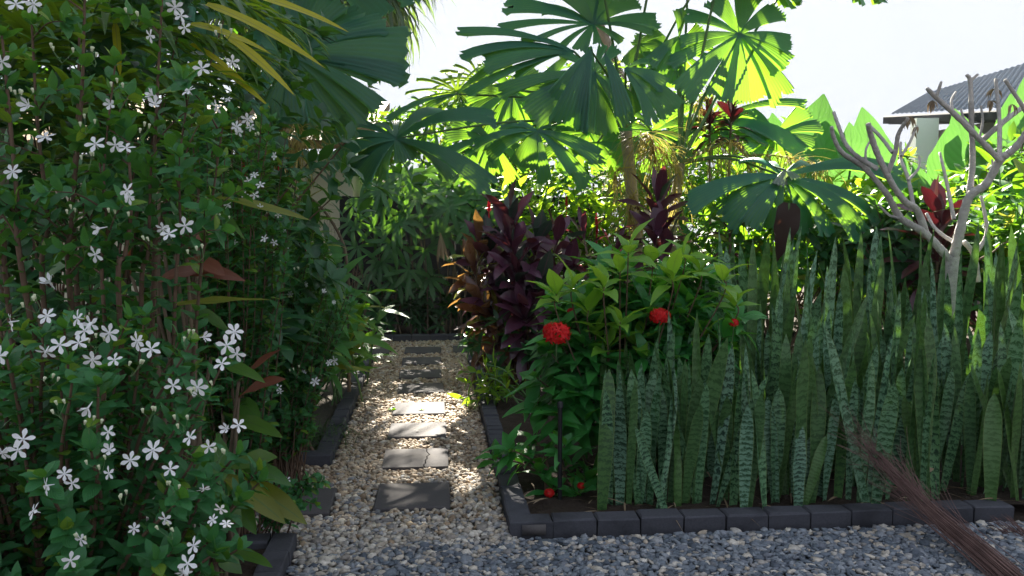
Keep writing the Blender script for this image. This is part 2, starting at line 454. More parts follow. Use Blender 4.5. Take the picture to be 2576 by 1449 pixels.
# ------------------------------------------------------------------ ground, path, edging
dirp = nrm(np.array([-0.0922, 0.9957, 0])); perp = np.array([dirp[1], -dirp[0], 0])      # along the path / to its right
def PB(a, b, z=0.0):
    """path coordinates: a metres to the right, b metres along, from the front corner of the right bed"""
    return O0 + perp * a + dirp * b + UP * z
O0 = G(1283, 1352)

def sheet(name, pts, z, mat, nx=1):
    acc = Acc(); acc.add([[p[0], p[1], z] for p in pts], [[0, 1, 2, 3]])
    return struct(acc.build(name, mat, smooth=False))
sheet('ground', [(-60, -12), (60, -12), (60, 42), (-60, 42)], -0.02, M['soil'])
PW = 1.30                                             # path width
sheet('gravel_path', [PB(-PW, -.5), PB(0, -.5), PB(0, 6.2), PB(-PW, 6.2)], -0.004, M['gravelbed'])
sheet('gravel_yard', [(-4, -1.0), (5, -1.0), PB(6, -.12)[:2], PB(-5, -.12)[:2]], -0.008, M['gravelbed'])
sheet('cross_path', [PB(-3.2, 5.0), PB(1.6, 5.0), PB(1.6, 6.2), PB(-3.2, 6.2)], 0.0, M['gravelbed'])
sheet('side_path', [PB(-3.2, -.02), PB(-PW, -.02), PB(-PW, 1.12), PB(-3.2, 1.12)], -0.006, M['gravelbed'])

# soil surface of the beds, slightly raised and lumpy
def bed(name, a0, a1, b0, b1, z=0.045, n=60, mat='soil'):
    acc = Acc()
    aa = np.linspace(a0, a1, n); bb = np.linspace(b0, b1, n)
    V = np.array([PB(a, b, z + RNG.uniform(-.02, .02)) for b in bb for a in aa])
    F = [[j * n + i, j * n + i + 1, (j + 1) * n + i + 1, (j + 1) * n + i] for j in range(n - 1) for i in range(n - 1)]
    acc.add(V, F)
    return struct(acc.build(name, M[mat]))
bed('bed_soil', 0.1, 6.5, 0.1, 5.2)
bed('border_soil', -6.5, -PW - .09, 1.22, 5.2)
bed('corner_soil', -5.5, -PW + .22, -3.2, -.12)
bed('back_soil', -6, 6.5, 6.3, 14, n=80)

# edging runs: each block a child
def edging(label, blocks, cat='edging'):
    root = empty('brick_edging', blocks[0][0], label, cat, 'charcoal brick edgings of the beds')
    for c, ex, lx, ly, h in blocks:
        ex = nrm(ex); ey = np.cross(UP, ex)
        acc = Acc(); tilt = RNG.uniform(-.012, .012)
        ezz = nrm(UP + ex * tilt + ey * RNG.uniform(-.012, .012))
        box(acc, c - UP * .05, lx - .006, ly, h + .05, nrm(ex - ezz * (ex @ ezz)), ey, ezz, bev=.008, jit=.0028)
        acc.build('edging_block', M['block'], root, smooth=False)
    return root
H = .076
bl = []
b = 0.0
for k in range(40):                                    # right side of the path; headers further back
    l = .215 if b < .75 else .108
    if b > 5.0: break
    bl.append((PB(.055, b + l / 2 + .11), dirp, l, .112, H * RNG.uniform(.93, 1.04))); b += l
edging('charcoal brick edging along the right side of the pebble path', bl)
bl = []
a = -.004
while a < 2.42:
    l = .214
    bl.append((PB(a + l / 2, .055), perp, l, .11, H * RNG.uniform(.95, 1.03))); a += l
edging('long charcoal brick edging in front of the snake plants', bl)
c0 = G(833, 1174)
a_l = (c0 - O0) @ perp; b_l = (c0 - O0) @ dirp
bl = []; b = b_l + .11
while b < 5.0:
    l = .216
    bl.append((PB(a_l - .055, b + l / 2), dirp, l, .11, H * RNG.uniform(.85, 1.04))); b += l
edging('charcoal brick edging along the left side of the pebble path', bl)
bl = [(PB(a_l - .107 - k * .216, b_l + .055), perp, .216, .11, H) for k in range(8)]
edging('short charcoal brick edging turning left beside the side path', bl)
c1 = G(748, 1378); a1 = (c1 - O0) @ perp; b1 = (c1 - O0) @ dirp
bl = [(PB(a1 - .055, b1 - .11 - k * .216, 0), nrm(-dirp + perp * -.0), .216, .11, H) for k in range(7)]
bl += [(PB(a1 - .11 - .108 - k * .216, b1 - .055), perp, .216, .11, H) for k in range(6)]
edging('charcoal brick corner edging under the white flowering bush', bl)
bl = [(PB(-3.1 + k * .216, 6.26), perp, .216, .11, .085) for k in range(22)]
edging('dark brick edging across the far end of the path', bl)
# mortar patch on the corner block
acc = Acc(); box(acc, PB(.115, -.006, .010), .115, .008, .050, perp, dirp, UP)
pt = acc.build('mortar_patch', M['stone']); tag(pt, 'pale square mortar patch on the front of the corner edging block', 'mortar patch')

# stepping stones
rows = [(1280, 1217, 943, 1135), (1182, 1128, 963, 1130), (1103, 1063, 977, 1125), (1045, 1012, 990, 1120),
        (992, 963, 1000, 1117), (952, 931, 1003, 1112), (917, 900, 1012, 1110), (889, 873, 1018, 1110)]
slab = ['large charcoal stepping stone nearest the viewer, clean and uncracked',
        'cracked stepping stone split by a jagged dark line',
        'stepping stone lying fully in the sun patch',
        'stepping stone at the far rim of the sun patch with green bits on it',
        'shaded stepping stone just beyond the sun patch',
        'shaded stepping stone third from the far edging',
        'stepping stone second from the far edging',
        'stepping stone closest to the far edging in the middle of the path']
def stone(c, sx, sy, h, label, crack=False, rot=0.0):
    root = empty('stepping_stone', c, label, 'stepping stone', 'charcoal stepping stones of the path')
    ex = nrm(perp + dirp * rot); ey = np.cross(UP, ex); acc = Acc()
    if not crack:
        box(acc, c - UP * .03, sx, sy, h + .03, ex, ey, UP, bev=.008, jit=.002)
        acc.build('slab', M['stone'], root, smooth=False)
    else:
        zz = [(-.5, .055), (-.40, .050), (-.31, .062), (-.18, .058), (-.06, .071), (.04, .066), (.15, .084), (.26, .070), (.34, .062), (.42, .066), (.5, .058)]
        for sgn in (-1, 1):
            acc = Acc(); tops = []; 
            for q, (yy, xx) in enumerate(zz):
                xin = (xx + sgn * .0035); xo = sgn * sx / 2
                tops.append([c + ex * xo + ey * yy * sy + UP * h, c + ex * xin + ey * yy * sy + UP * h])
            n = len(tops); V = [p for r in tops for p in r] + [p - UP * (h + .03) for r in tops for p in r]
            F = []
            for i in range(n - 1):
                F.append([2 * i, 2 * i + 1, 2 * i + 3, 2 * i + 2])
                F.append([2 * i + 1, 2 * n + 2 * i + 1, 2 * n + 2 * i + 3, 2 * i + 3])
                F.append([2 * i, 2 * i + 2, 2 * n + 2 * i + 2, 2 * n + 2 * i])
            F += [[0, 2 * n, 2 * n + 1, 1], [2 * n - 2, 2 * n - 1, 4 * n - 1, 4 * n - 2]]
            acc.add(V, F); acc.build('slab_half', M['stone'], root, smooth=False)
    return root
STONES = []
for i, ((v1, v0, u0, u1), lab) in enumerate(zip(rows, slab)):
    c = (G((u0 + u1) / 2, v1, .02) + G((u0 + u1) / 2, v0, .02)) / 2; c[2] = 0
    STONES.append(c)
    stone(c, .40, .40, .028, lab, i == 1, RNG.uniform(-.02, .02))
for (u, v), lab in (((935, 882), 'stepping stone at the far end of the left edging'),
                    ((1185, 878), 'stepping stone at the far end of the right edging, half hidden by bronze leaves'),
                    ((742, 1262), 'bluish stepping stone in the side path between the two left beds')):
    c = G(u, v, .02); c[2] = 0; STONES.append(c)
    stone(c, .40, .40, .028, lab)

# pebbles
def cube_sphere():
    g = [-1, 0, 1]; idx = {}; V = []; F = []
    def vid(p):
        if p not in idx: idx[p] = len(V); V.append(p)
        return idx[p]
    for ax in range(3):
        for s in (-1, 1):
            for i in (0, 1):
                for j in (0, 1):
                    q = []
                    for di, dj in ((0, 0), (1, 0), (1, 1), (0, 1)):
                        p = [0, 0, 0]; p[ax] = s; p[(ax + 1) % 3] = g[i + di]; p[(ax + 2) % 3] = g[j + dj]
                        q.append(vid(tuple(p)))
                    F.append(q if s > 0 else q[::-1])
    return nrm(np.array(V, float)), np.array(F)
CSV, CSF = cube_sphere()
def pebbles(name, P, size, flat, mat, ang=0.18, squash=1.0):
    N = len(P); T = []
    for _ in range(8):
        v = CSV * (1 + RNG.normal(0, ang, (len(CSV), 1)))
        T.append(v)
    T = np.array(T)[RNG.integers(0, 8, N)]
    sc = np.stack([RNG.uniform(.8, 1.35, N), RNG.uniform(.6, 1.0, N), RNG.uniform(*flat, N)], 1) * (size * RNG.lognormal(0, .22, N))[:, None]
    V = T * sc[:, None]
    a = RNG.uniform(0, 6.28, N); b = RNG.normal(0, .35, N)
    ca, sa, cb, sb = np.cos(a), np.sin(a), np.cos(b), np.sin(b)
    x, y, z = V[..., 0], V[..., 1], V[..., 2]
    y, z = y * cb[:, None] - z * sb[:, None], y * sb[:, None] + z * cb[:, None]
    x, y = x * ca[:, None] - y * sa[:, None], x * sa[:, None] + y * ca[:, None]
    V = np.stack([x, y, z], -1) + P[:, None]
    F = (CSF[None] + (np.arange(N) * len(CSV))[:, None, None]).reshape(-1, 4)
    acc = Acc(); acc.add(V.reshape(-1, 3), F)
    return stuff(acc.build(name, mat))
def grid(a0, a1, b0, b1, d):
    aa, bb = np.meshgrid(np.arange(a0, a1, d), np.arange(b0, b1, d * .9))
    aa = aa.ravel() + RNG.uniform(-.5, .5, aa.size) * d; bb = bb.ravel() + RNG.uniform(-.5, .5, bb.size) * d
    return aa, bb
def clear(aa, bb):
    P = O0 + aa[:, None] * perp + bb[:, None] * dirp
    keep = np.ones(len(aa), bool)
    for c in STONES:
        q = P - c
        keep &= ~((np.abs(q @ perp) < .205) & (np.abs(q @ dirp) < .205))
    keep &= ~((aa < a1 + .01) & (bb < b1 + .01) & (bb > b1 - 3))
    keep &= ~((aa < a_l + .01) & (bb > b_l - .01) & (bb < 5.0))
    keep &= ~((aa > -.01) & (bb > -.01) & (bb < 4.95))
    P[:, 2] = RNG.uniform(.0, .014, len(P))
    return P[keep], aa[keep], bb[keep]
aa, bb = grid(-PW - .1, .02, -.1, 5.0, .0235)
P, aa, bb = clear(aa, bb)
far = np.clip((bb + .1) / 1.3, 0, 1); pick = RNG.uniform(0, 1, len(P)) < far
pebbles('path_pebbles', P[pick], .0155, (.5, .8), M['pebble'])
pebbles('mixed_pebbles', P[~pick], .0165, (.45, .75), M['mixpeb'], .16)
aa, bb = grid(-3.2, 1.6, 5.0, 6.2, .027)
P, aa, bb = clear(aa, bb)
pebbles('cross_path_pebbles', P, .0165, (.5, .8), M['pebble'])
aa, bb = grid(-2.6, -PW - .1, -.02, 1.1, .025)
P, aa, bb = clear(aa, bb)
pebbles('side_path_pebbles', P, .016, (.5, .8), M['mixpeb'])
aa, bb = grid(-1.6, 3.9, -1.1, -.05, .0225)
P, aa, bb = clear(aa, bb)
lim = np.clip(.75 - (aa + 1.0) * .55, .12, .8) * np.clip((bb + .75) / .5, 0, 1)
pick = RNG.uniform(0, 1, len(P)) < lim
pebbles('slate_gravel', P[~pick], .0185, (.28, .5), M['slate'], .24)
pebbles('front_pebbles', P[pick], .017, (.4, .7), M['mixpeb'], .18)

# ------------------------------------------------------------------ plant builders
def rand_dirs(n, zmin=-.2, zmax=1.0):
    a = RNG.uniform(0, 2 * np.pi, n); z = RNG.uniform(zmin, zmax, n); r = np.sqrt(np.maximum(0, 1 - z * z))
    return np.stack([r * np.cos(a), r * np.sin(a), z], 1)

def rosette(acc, tips, axes, nl, L, W, open_=(.6, 1.3), bend=(.3, .9), prof=p_ovate, k=5, fold=.2, wave=.05, m=0, back=.0):
    """nl leaves round each twig tip, opening from the twig's own direction"""
    P, D, U = [], [], []
    tips = np.asarray(tips); axes = nrm(axes); n = len(tips)
    ph = RNG.uniform(0, 6.28, n)
    for j in range(nl):
        a = ph + j * 2.39996 + RNG.normal(0, .25, n)
        ref = np.where(np.abs(axes[:, 2:3]) > .9, np.array([[1., 0, 0]]), np.array([[0, 0, 1.]]))
        X = nrm(np.cross(axes, ref)); Y = np.cross(axes, X)
        rad = X * np.cos(a)[:, None] + Y * np.sin(a)[:, None]
        o = np.clip(open_[0] + (open_[1] - open_[0]) * (j / max(nl - 1, 1)) + RNG.normal(0, .15, n), .1, 2.2)
        d = axes * np.cos(o)[:, None] + rad * np.sin(o)[:, None]
        P.append(tips - axes * (back * j / nl)); D.append(d); U.append(axes * np.sin(o)[:, None] - rad * np.cos(o)[:, None] + UP * .8)
    P, D, U = map(np.concatenate, (P, D, U)); N = len(P)
    leaves(acc, P, D, U, L * RNG.uniform(.7, 1.2, N), W * RNG.uniform(.75, 1.2, N), RNG.uniform(*bend, N), fold, prof, k, RNG.normal(0, .3, N), wave, m)

def along(acc, pts, spacing, L, W, start=.15, prof=p_ovate, k=5, bend=(.2, .8), tilt=(.5, 1.1), m=0, alt=False, wave=.05, fold=.2):
    """opposite (or alternate) leaves along a stem"""
    p = np.asarray(pts); seg = np.linalg.norm(np.diff(p, axis=0), axis=1); s = np.concatenate([[0], np.cumsum(seg)])
    T = s[-1]; ss = np.arange(T * start, T, spacing)
    if len(ss) == 0: return
    ss = np.clip(ss + RNG.normal(0, spacing * .2, len(ss)), 0, T)
    Q = np.stack([np.interp(ss, s, p[:, i]) for i in range(3)], 1)
    tg = nrm(np.stack([np.interp(ss, s, np.gradient(p[:, i])) for i in range(3)], 1))
    n = len(Q); X = nrm(np.cross(tg, np.array([.3, .8, .25]))); Y = np.cross(tg, X)
    ph = RNG.uniform(0, 6.28) + np.arange(n) * (np.pi / 2 if not alt else 2.4) + RNG.normal(0, .3, n)
    for sg in ((0, np.pi) if not alt else (0,)):
        r = X * np.cos(ph + sg)[:, None] + Y * np.sin(ph + sg)[:, None]
        o = RNG.uniform(*tilt, n)
        d = tg * np.cos(o)[:, None] + r * np.sin(o)[:, None]
        leaves(acc, Q, d, tg + UP * .6, L * RNG.uniform(.65, 1.2, n), W * RNG.uniform(.75, 1.2, n), RNG.uniform(*bend, n), fold, prof, k, RNG.normal(0, .3, n), wave, m)

def jitter_line(a, b, n=5, j=.02):
    p = np.array([a + (b - a) * i / n for i in range(n + 1)]); p[1:-1] += RNG.normal(0, j, (n - 1, 3)); return p

def bush(label, center, rad, ntips, L, W, mat, cat='shrub', name='shrub', nl=5, prof=p_ovate, group=None, zmin=-.4, stem=True, bend=(.3, .9), k=4, shell=(.55, 1.0), wave=.05, base=None):
    """a shrub: stems that rise from the ground and leaf clusters through the crown's volume"""
    center = np.asarray(center, float); rad = np.asarray(rad, float)
    foot = np.array([center[0], center[1], .03]) if base is None else np.asarray(base, float)
    root = empty(name, foot, label, cat, group)
    d = rand_dirs(ntips, zmin, 1.0); lump = 1 + .18 * np.sin(d[:, 0] * 5 + center[0] * 3) * np.sin(d[:, 2] * 6 + center[1])
    tips = center + d * rad * (RNG.uniform(shell[0] ** 2, shell[1] ** 2, ntips) ** .5 * lump)[:, None]
    tips[:, 2] = np.maximum(tips[:, 2], .06)
    acc = Acc(); rosette(acc, tips, nrm(d * np.array([.8, .8, .6]) + UP * .55), nl, L, W, prof=prof, bend=bend, k=k, wave=wave)
    acc.build('foliage', M[mat], root)
    if stem:
        acc = Acc()
        for i in RNG.choice(ntips, min(ntips, 26), replace=False):
            mid = foot * .45 + tips[i] * .55 + np.array([0, 0, .08]) + RNG.normal(0, .03, 3)
            tube(acc, spline([foot + RNG.normal(0, .06, 3) * [1, 1, 0], mid, tips[i]], 4), .011, .004, 5)
        acc.build('stems', M['twig'], root)
    return root

# ---- fan palms
def fanseg(acc, hub, tip, n, w1, pleats=4, arch=.04, droop=.0, w0=.02, m=0, tooth=.06):
    hub = np.asarray(hub, float); tip = np.asarray(tip, float)
    d = tip - hub; L = np.linalg.norm(d); dn = d / L
    n = np.asarray(n, float); n = n - dn * (n @ dn)
    n = nrm(n) if np.linalg.norm(n) > .05 else nrm(np.cross(dn, [1, 0, 0]))
    s = np.cross(dn, n); K = 9; C = 2 * pleats + 1
    t = np.linspace(0.0, 1, K + 1); j = np.arange(C); sj = j / (C - 1) - .5
    wt = w0 + (w1 - w0) * t ** .95
    zig = np.where(j % 2 == 0, -1.0, 1.0)
    ctr = hub + d * t[:, None] + n * (arch * L * np.sin(np.pi * t * .9))[:, None] - UP * (droop * L * (t ** 2.2 - t))[:, None] * -1
    ctr = hub + d * t[:, None] + n * (arch * L * np.sin(np.pi * t))[:, None] + UP * (droop * L * (t - t ** 2.4))[:, None]
    V = ctr[:, None] + s * (sj[None] * wt[:, None])[..., None] + n * (zig[None] * (wt / (C - 1) * .85)[:, None])[..., None]
    V = V - n * ((sj[None] ** 2) * wt[:, None] * .25)[..., None]
    te = RNG.uniform(-tooth, tooth * .25, C) * L + np.where(j % 2 == 0, -.014, .014) * L
    te[0] -= .04 * L; te[-1] -= .04 * L
    V[-1] += dn * te[:, None]
    if RNG.uniform() < .5:                               # a torn pleat
        c = RNG.integers(0, C); V[-1, c] -= dn * .08 * L
    uv = np.zeros((K + 1, C, 2)); uv[..., 0] = j / (C - 1) * (pleats / 8.0); uv[..., 1] = t[:, None]
    F = [[a * C + b, a * C + b + 1, (a + 1) * C + b + 1, (a + 1) * C + b] for a in range(K) for b in range(C - 1)]
    acc.add(V.reshape(-1, 3), F, uv.reshape(-1, 2), m)

def licuala(root, hubpx, Z, segs, petiole_to, nvec=(0, -.55, .8), cx=None, mat='licuala', dz=.0, label=None, arch=.05, droop=.06):
    """segs: (u, v, end width in px, extra depth)"""
    hub = A(*hubpx, Z); acc = Acc(); nvec = (nvec[0], min(nvec[1], -.78), nvec[2] * .85)
    for s in segs:
        u, v, w = s[:3]; ex = s[3] if len(s) > 3 else None
        if ex is None:
            ex = -.35 * Z * .02 * (1 if v > hubpx[1] else -1) + RNG.uniform(-.12, .12)
        tip = A(u, v, Z + ex)
        L = np.linalg.norm(tip - hub); ww = 1.15 * w / FPX * Z
        pl = int(np.clip(round(ww / .035), 2, 9))
        fanseg(acc, hub, tip, np.array(nvec) + RNG.normal(0, .12, 3), ww, pl, arch + RNG.uniform(-.02, .03), droop + RNG.uniform(-.02, .04), w0=min(.03, ww * .15))
    o = acc.build('frond', M[mat], root)
    if label: o['label'] = label
    acc = Acc()
    pe = np.asarray(petiole_to, float)
    mid = (hub + pe) / 2 + np.array([0, 0, .10])
    tube(acc, spline([pe, mid, hub], 6), .017, .010, 6)
    acc.build('petiole', M['petiole'], o)
    return o
C5 = lambda x, y: (1104.9 + x * .3378, y * .3378)
C4 = lambda x, y: (631.4 + x * .3378, y * .3378)
C6 = lambda x, y: (1657 + x * .4358, 79 + y * .4358)
def segs(fn, sc, lst):
    return [(*fn(q[0], q[1]), q[2] * sc, *q[3:]) for q in lst]

def fringe(acc, stalk, n=70, L=.45, m=0):
    n = int(n * 1.6)
    """flowering stalk: thin drooping strands along a curved stalk"""
    p = spline(stalk, 8); tube(acc, p, .008, .003, 5, m)
    i = RNG.integers(len(p) // 3, len(p), n); P = p[i]
    d = rand_dirs(n, -.6, .6)
    leaves(acc, P, d, UP, L * RNG.uniform(.5, 1.2, n), .011, RNG.uniform(.8, 2.2, n), 0.0, p_line, 5, 0.3, 0, m)

def trunk(root, pts, r0, r1, mat='palmtrunk', sides=10, name='trunk'):
    acc = Acc(); p = spline(pts, 10); tube(acc, p, r0, r1, sides, bump=.07)
    return acc.build(name, M[mat], root)

# ------------------------------------------------------------------ central fan palms
tA = A(1592, 520, 9.0); tA0 = np.array([tA[0] - .1, 9.05, 0]); tA1 = A(1575, 330, 8.9)
PALM_A = empty('fan_palm', tA0, 'tall fan palm with a pale trunk and yellow-lit pleated fronds, middle of the garden', 'palm', 'fan palms')
trunk(PALM_A, [tA0, A(1598, 620, 9.02), tA, tA1], .085, .06)
crownA = tA1 + np.array([0, 0, .05])
S5 = .3378
licuala(PALM_A, C5(1150, 180), 8.6, segs(C5, S5, [(480, 30, 150), (430, 205, 80), (700, 300, 50), (760, 60, 100), (930, -110, 170), (1110, -150, 190), (1290, -130, 170), (1470, -20, 170), (1640, 150, 140), (1600, 240, 60), (1040, 380, 110), (880, 370, 60), (1180, 330, 60), (1370, 310, 70)]), crownA, (0, -.8, .5), label='topmost fan frond of the tall middle palm')
licuala(PALM_A, C5(1160, 540), 8.35, segs(C5, S5, [(1085, 990, 130), (1260, 1010, 175), (660, 860, 270), (760, 700, 120), (420, 690, 120), (1170, 1010, 60, .2), (1000, 900, 90), (1420, 930, 120), (1510, 820, 130), (900, 380, 80), (1330, 350, 90), (1100, 330, 70), (1220, 330, 70)]), crownA, (0, -.8, .45), label='yellow-lit fan frond with a dark hub')
licuala(PALM_A, C5(1000, 380), 8.45, segs(C5, S5, [(320, 440, 230), (130, 235, 85), (160, 410, 130), (180, 705, 85), (560, 560, 100), (760, 620, 110), (600, 280, 70)]), crownA, (0, -.6, .7))
licuala(PALM_A, C5(1130, 375), 7.95, segs(C5, S5, [(955, 950, 270), (850, 740, 120), (1040, 1000, 120)]), crownA, (0, -.9, .3), arch=.09)
licuala(PALM_A, C5(1235, 405), 8.0, segs(C5, S5, [(1385, 860, 130), (1340, 780, 90)]), crownA, (.1, -.9, .3), arch=.09)
licuala(PALM_A, C5(1385, 510), 8.2, segs(C5, S5, [(1760, 840, 230), (1600, 930, 110), (1560, 450, 60), (1480, 800, 110, .3), (1690, 640, 140)]), crownA, (.15, -.8, .5), arch=.08)
licuala(PALM_A, C5(730, 970), 8.1, segs(C5, S5, [(350, 1170, 140), (240, 1090, 90), (620, 1250, 230), (790, 1370, 105), (1000, 1300, 110), (1200, 1170, 150), (450, 950, 55), (1230, 1240, 120), (1110, 1400, 130), (590, 915, 60), (850, 940, 60)]), crownA, (0, -.55, .8), arch=.09)
licuala(PALM_A, C4(1080, 1030), 7.6, segs(C4, S5, [(540, 1060, 130, .1), (620, 960, 90, .3), (560, 1250, 210), (690, 1330, 150), (800, 1340, 200), (950, 1330, 130), (1130, 1210, 120), (1230, 1180, 100), (1840, 870, 200, .1), (1800, 1400, 190, -.2), (1500, 1330, 130), (940, 930, 80, .4), (1080, 915, 90, .5), (1240, 900, 100, .5), (1420, 820, 150, .5), (660, 900, 90, .4)]), crownA, (0, -.35, .95), arch=.10, label='wide low frond with long side lobes left of the trunk')
licuala(PALM_A, C4(1530, 700), 8.7, segs(C4, S5, [(1000, 890, 60), (1300, 800, 60), (1900, 450, 90)]), crownA, (0, -.6, .7))
licuala(PALM_A, C5(1180, 1060), 8.6, segs(C5, S5, [(1240, 1170, 90), (1130, 1180, 70), (980, 1130, 90), (1330, 1100, 80)]), crownA, (0, -.7, .5))
licuala(PALM_A, C5(1480, 330), 9.0, segs(C5, S5, [(1480, 530, 120), (1640, 520, 110), (1700, 380, 90), (1640, 230, 90), (1380, 480, 80)]), crownA, (0, -.7, .5))
# upper fronds, above the picture's top edge
def free_frond(root, hub, crown, R, n, nv, mat='licuala', gaps=1.0, wseg=.30):
    acc = Acc(); nv = nrm(nv); X = nrm(np.cross(nv, [.2, .1, 1])); Y = np.cross(nv, X)
    for k in range(n):
        a = 2 * np.pi * (k + RNG.uniform(-.15, .15)) / n * gaps
        d = X * np.cos(a) + Y * np.sin(a)
        tip = hub + d * R * RNG.uniform(.8, 1.05) - UP * R * .15
        fanseg(acc, hub, tip, nv, R * wseg * RNG.uniform(.7, 1.2), 5, .06, .06)
    o = acc.build('frond', M[mat], root)
    acc = Acc(); tube(acc, spline([crown, (crown + hub) / 2 + UP * .15, hub], 6), .017, .01, 6); acc.build('petiole', M['petiole'], o)
for off, R in (((.3, -.3, 1.95), 1.0), ((1.0, .3, 1.8), 1.0), ((-.5, -.7, 1.9), .9)):
    free_frond(PALM_A, crownA + np.array(off), crownA, R, 11, np.array([off[0] * .4, -.2, .9]))
acc = Acc()
fringe(acc, [A(1600, 400, 8.8), A(1650, 370, 8.6), A(1690, 420, 8.5), A(1700, 520, 8.5)], 90, .45)
fringe(acc, [A(1600, 480, 8.7), A(1590, 500, 8.5), A(1580, 560, 8.45)], 90, .34)
fringe(acc, [A(1580, 350, 8.7), A(1630, 340, 8.5), A(1650, 400, 8.4)], 120, .50)
fringe(acc, [A(1590, 420, 8.7), A(1550, 430, 8.5), A(1560, 480, 8.4)], 60, .28)
acc.build('flower_stalk', M['straw'], PALM_A)

def auto_frond(root, u, v, Z, rpx, to, n=12, nv=(0, -.8, .55), mat='licuala', sag=.35):
    """a fan frond of n pleated wedges, the lower ones hanging"""
    lst = []
    for k in range(n):
        a = -2.5 + 5.0 * (k + RNG.uniform(-.2, .2)) / (n - 1); r = rpx * RNG.uniform(.78, 1.08)
        x, y = math.sin(a) * r, math.cos(a) * r
        lst.append((u + x * (1 - .15 * (y > 0)), v + y * .85 + abs(x) * sag, rpx * RNG.uniform(.20, .36)))
    return licuala(root, (u, v), Z, lst, to, nv, mat=mat, arch=.07)
for u, v, Z, r, ang in ((1480, 330, 9.5, 150, 0), (1290, 225, 9.5, 140, -.2), (1230, 345, 9.0, 130, -.2), (1640, 330, 9.1, 130, .2)):
    auto_frond(PALM_A, u, v, Z, r, crownA, 12, (ang, -.8, .5), sag=RNG.uniform(.1, .5))
tB = A(1690, 560, 8.8); tB0 = np.array([tB[0], 8.8, 0]); crownB = A(1712, 410, 8.75)
PALM_B = empty('fan_palm', tB0, 'fan palm with a dark top frond against the sky and a broad low frond', 'palm', 'fan palms')
trunk(PALM_B, [tB0, A(1690, 600, 8.8), crownB], .06, .05)
S6 = .4358
licuala(PALM_B, C6(465, 15), 8.7, segs(C6, S6, [(770, 70, 130), (765, 180, 110), (700, 240, 80), (735, 390, 180), (590, 400, 120), (450, 415, 150), (330, 390, 120), (130, 365, 150), (50, 190, 90), (110, 60, 80), (150, -100, 110), (320, -200, 140), (520, -210, 150), (700, -130, 150)]), A(1700, 410, 8.75), (0, -.75, .55), label='big dark fan frond hanging against the sky')
licuala(PALM_B, C6(715, 835), 7.6, segs(C6, S6, [(160, 990, 160, .1), (290, 920, 90, .3), (360, 1090, 210), (520, 1130, 130), (640, 1140, 110), (860, 1160, 130), (990, 1180, 110), (1180, 1180, 150, -.2), (1330, 1140, 130), (1420, 880, 120, .2), (1400, 810, 70, .4), (480, 745, 80, .4), (860, 770, 60, .5), (620, 760, 60, .5)]), crownB, (0, -.35, .95), arch=.10, label='broad low frond drooping over the snake plants')
licuala(PALM_B, C6(730, 800), 7.58, segs(C6, S6, [(690, 890, 70), (800, 850, 60), (755, 880, 60)]), crownB, (0, -.5, .8), mat='licuala_old')
licuala(PALM_B, C6(300, 515), 9.1, segs(C6, S6, [(50, 690, 70), (130, 610, 50), (330, 640, 110), (430, 640, 100), (840, 690, 170), (640, 620, 110), (860, 415, 60), (560, 480, 60), (150, 520, 50)]), crownB, (0, -.5, .8), arch=.09)
licuala(PALM_B, C5(1790, 270), 8.9, segs(C5, S5, [(1650, 600, 200), (1760, 560, 120), (1560, 480, 110), (1860, 380, 70), (1780, 60, 70), (1830, 60, 50)]), crownB, (0, -.9, .3), arch=.09)
for u, v, Z, r, ang in ((1700, 130, 9.2, 120, -.1), (1790, 310, 9.3, 130, .2), (1950, 340, 9.2, 130, .3)):
    auto_frond(PALM_B, u, v, Z, r, crownB, 12, (ang, -.8, .5), sag=RNG.uniform(.1, .5))
for off, R in (((.5, -.2, 2.6), 1.0), ((1.4, .2, 2.2), 1.0), ((.2, .7, 2.5), 1.0)):
    free_frond(PALM_B, crownB + np.array(off), crownB, R, 11, np.array([off[0] * .4, -.2, .9]))
acc = Acc()
fringe(acc, [crownB, A(1780, 380, 8.6), A(1850, 360, 8.5), A(1880, 420, 8.45)], 90, .42)
fringe(acc, [crownB, A(1900, 390, 8.4), A(2000, 400, 8.3), A(2080, 420, 8.3)], 90, .38)
fringe(acc, [crownB, A(1740, 300, 9), A(1760, 250, 9), A(1780, 230, 9)], 50, .35)
acc.build('flower_stalk', M['straw'], PALM_B)

# fan palm behind the white flowers
crownC = A(700, 330, 6.7); tC0 = np.array([crownC[0] - .1, 6.8, 0])
PALM_C = empty('fan_palm', tC0, 'fan palm with huge round dark frond behind the tall white-flowered shrub', 'palm', 'fan palms')
trunk(PALM_C, [tC0, (tC0 + crownC) / 2 + [.03, 0, 0], crownC], .06, .05)
licuala(PALM_C, C4(310, 410), 6.3, segs(C4, S5, [(1190, 400, 430, 0), (1150, 560, 170), (960, 560, 150), (980, 800, 130), (880, 900, 160), (640, 900, 170), (500, 960, 150), (330, 930, 190), (150, 860, 170), (0, 700, 160), (-60, 480, 180), (-30, 260, 180), (90, 60, 180), (260, -70, 190), (450, -80, 190), (650, -20, 200), (840, 90, 190), (1010, 160, 180)]), crownC, (.1, -.85, .4), arch=.03, label='huge round fan frond')
for off, R in (((-.6, .2, 1.2), .9), ((.1, .5, 1.4), 1.0), ((-.9, -.3, .6), .9), ((-1.3, .4, 1.5), 1.0), ((.3, -.1, 1.7), .9)):
    free_frond(PALM_C, crownC + np.array(off), crownC, R, 12, np.array([off[0] * .4, -.5, .8]))
licuala(PALM_C, C4(560, 820), 7.0, segs(C4, S5, [(440, 1010, 130), (600, 1080, 150), (760, 1040, 130), (820, 930, 90), (330, 980, 120)]), crownC, (.1, -.7, .6), arch=.06)
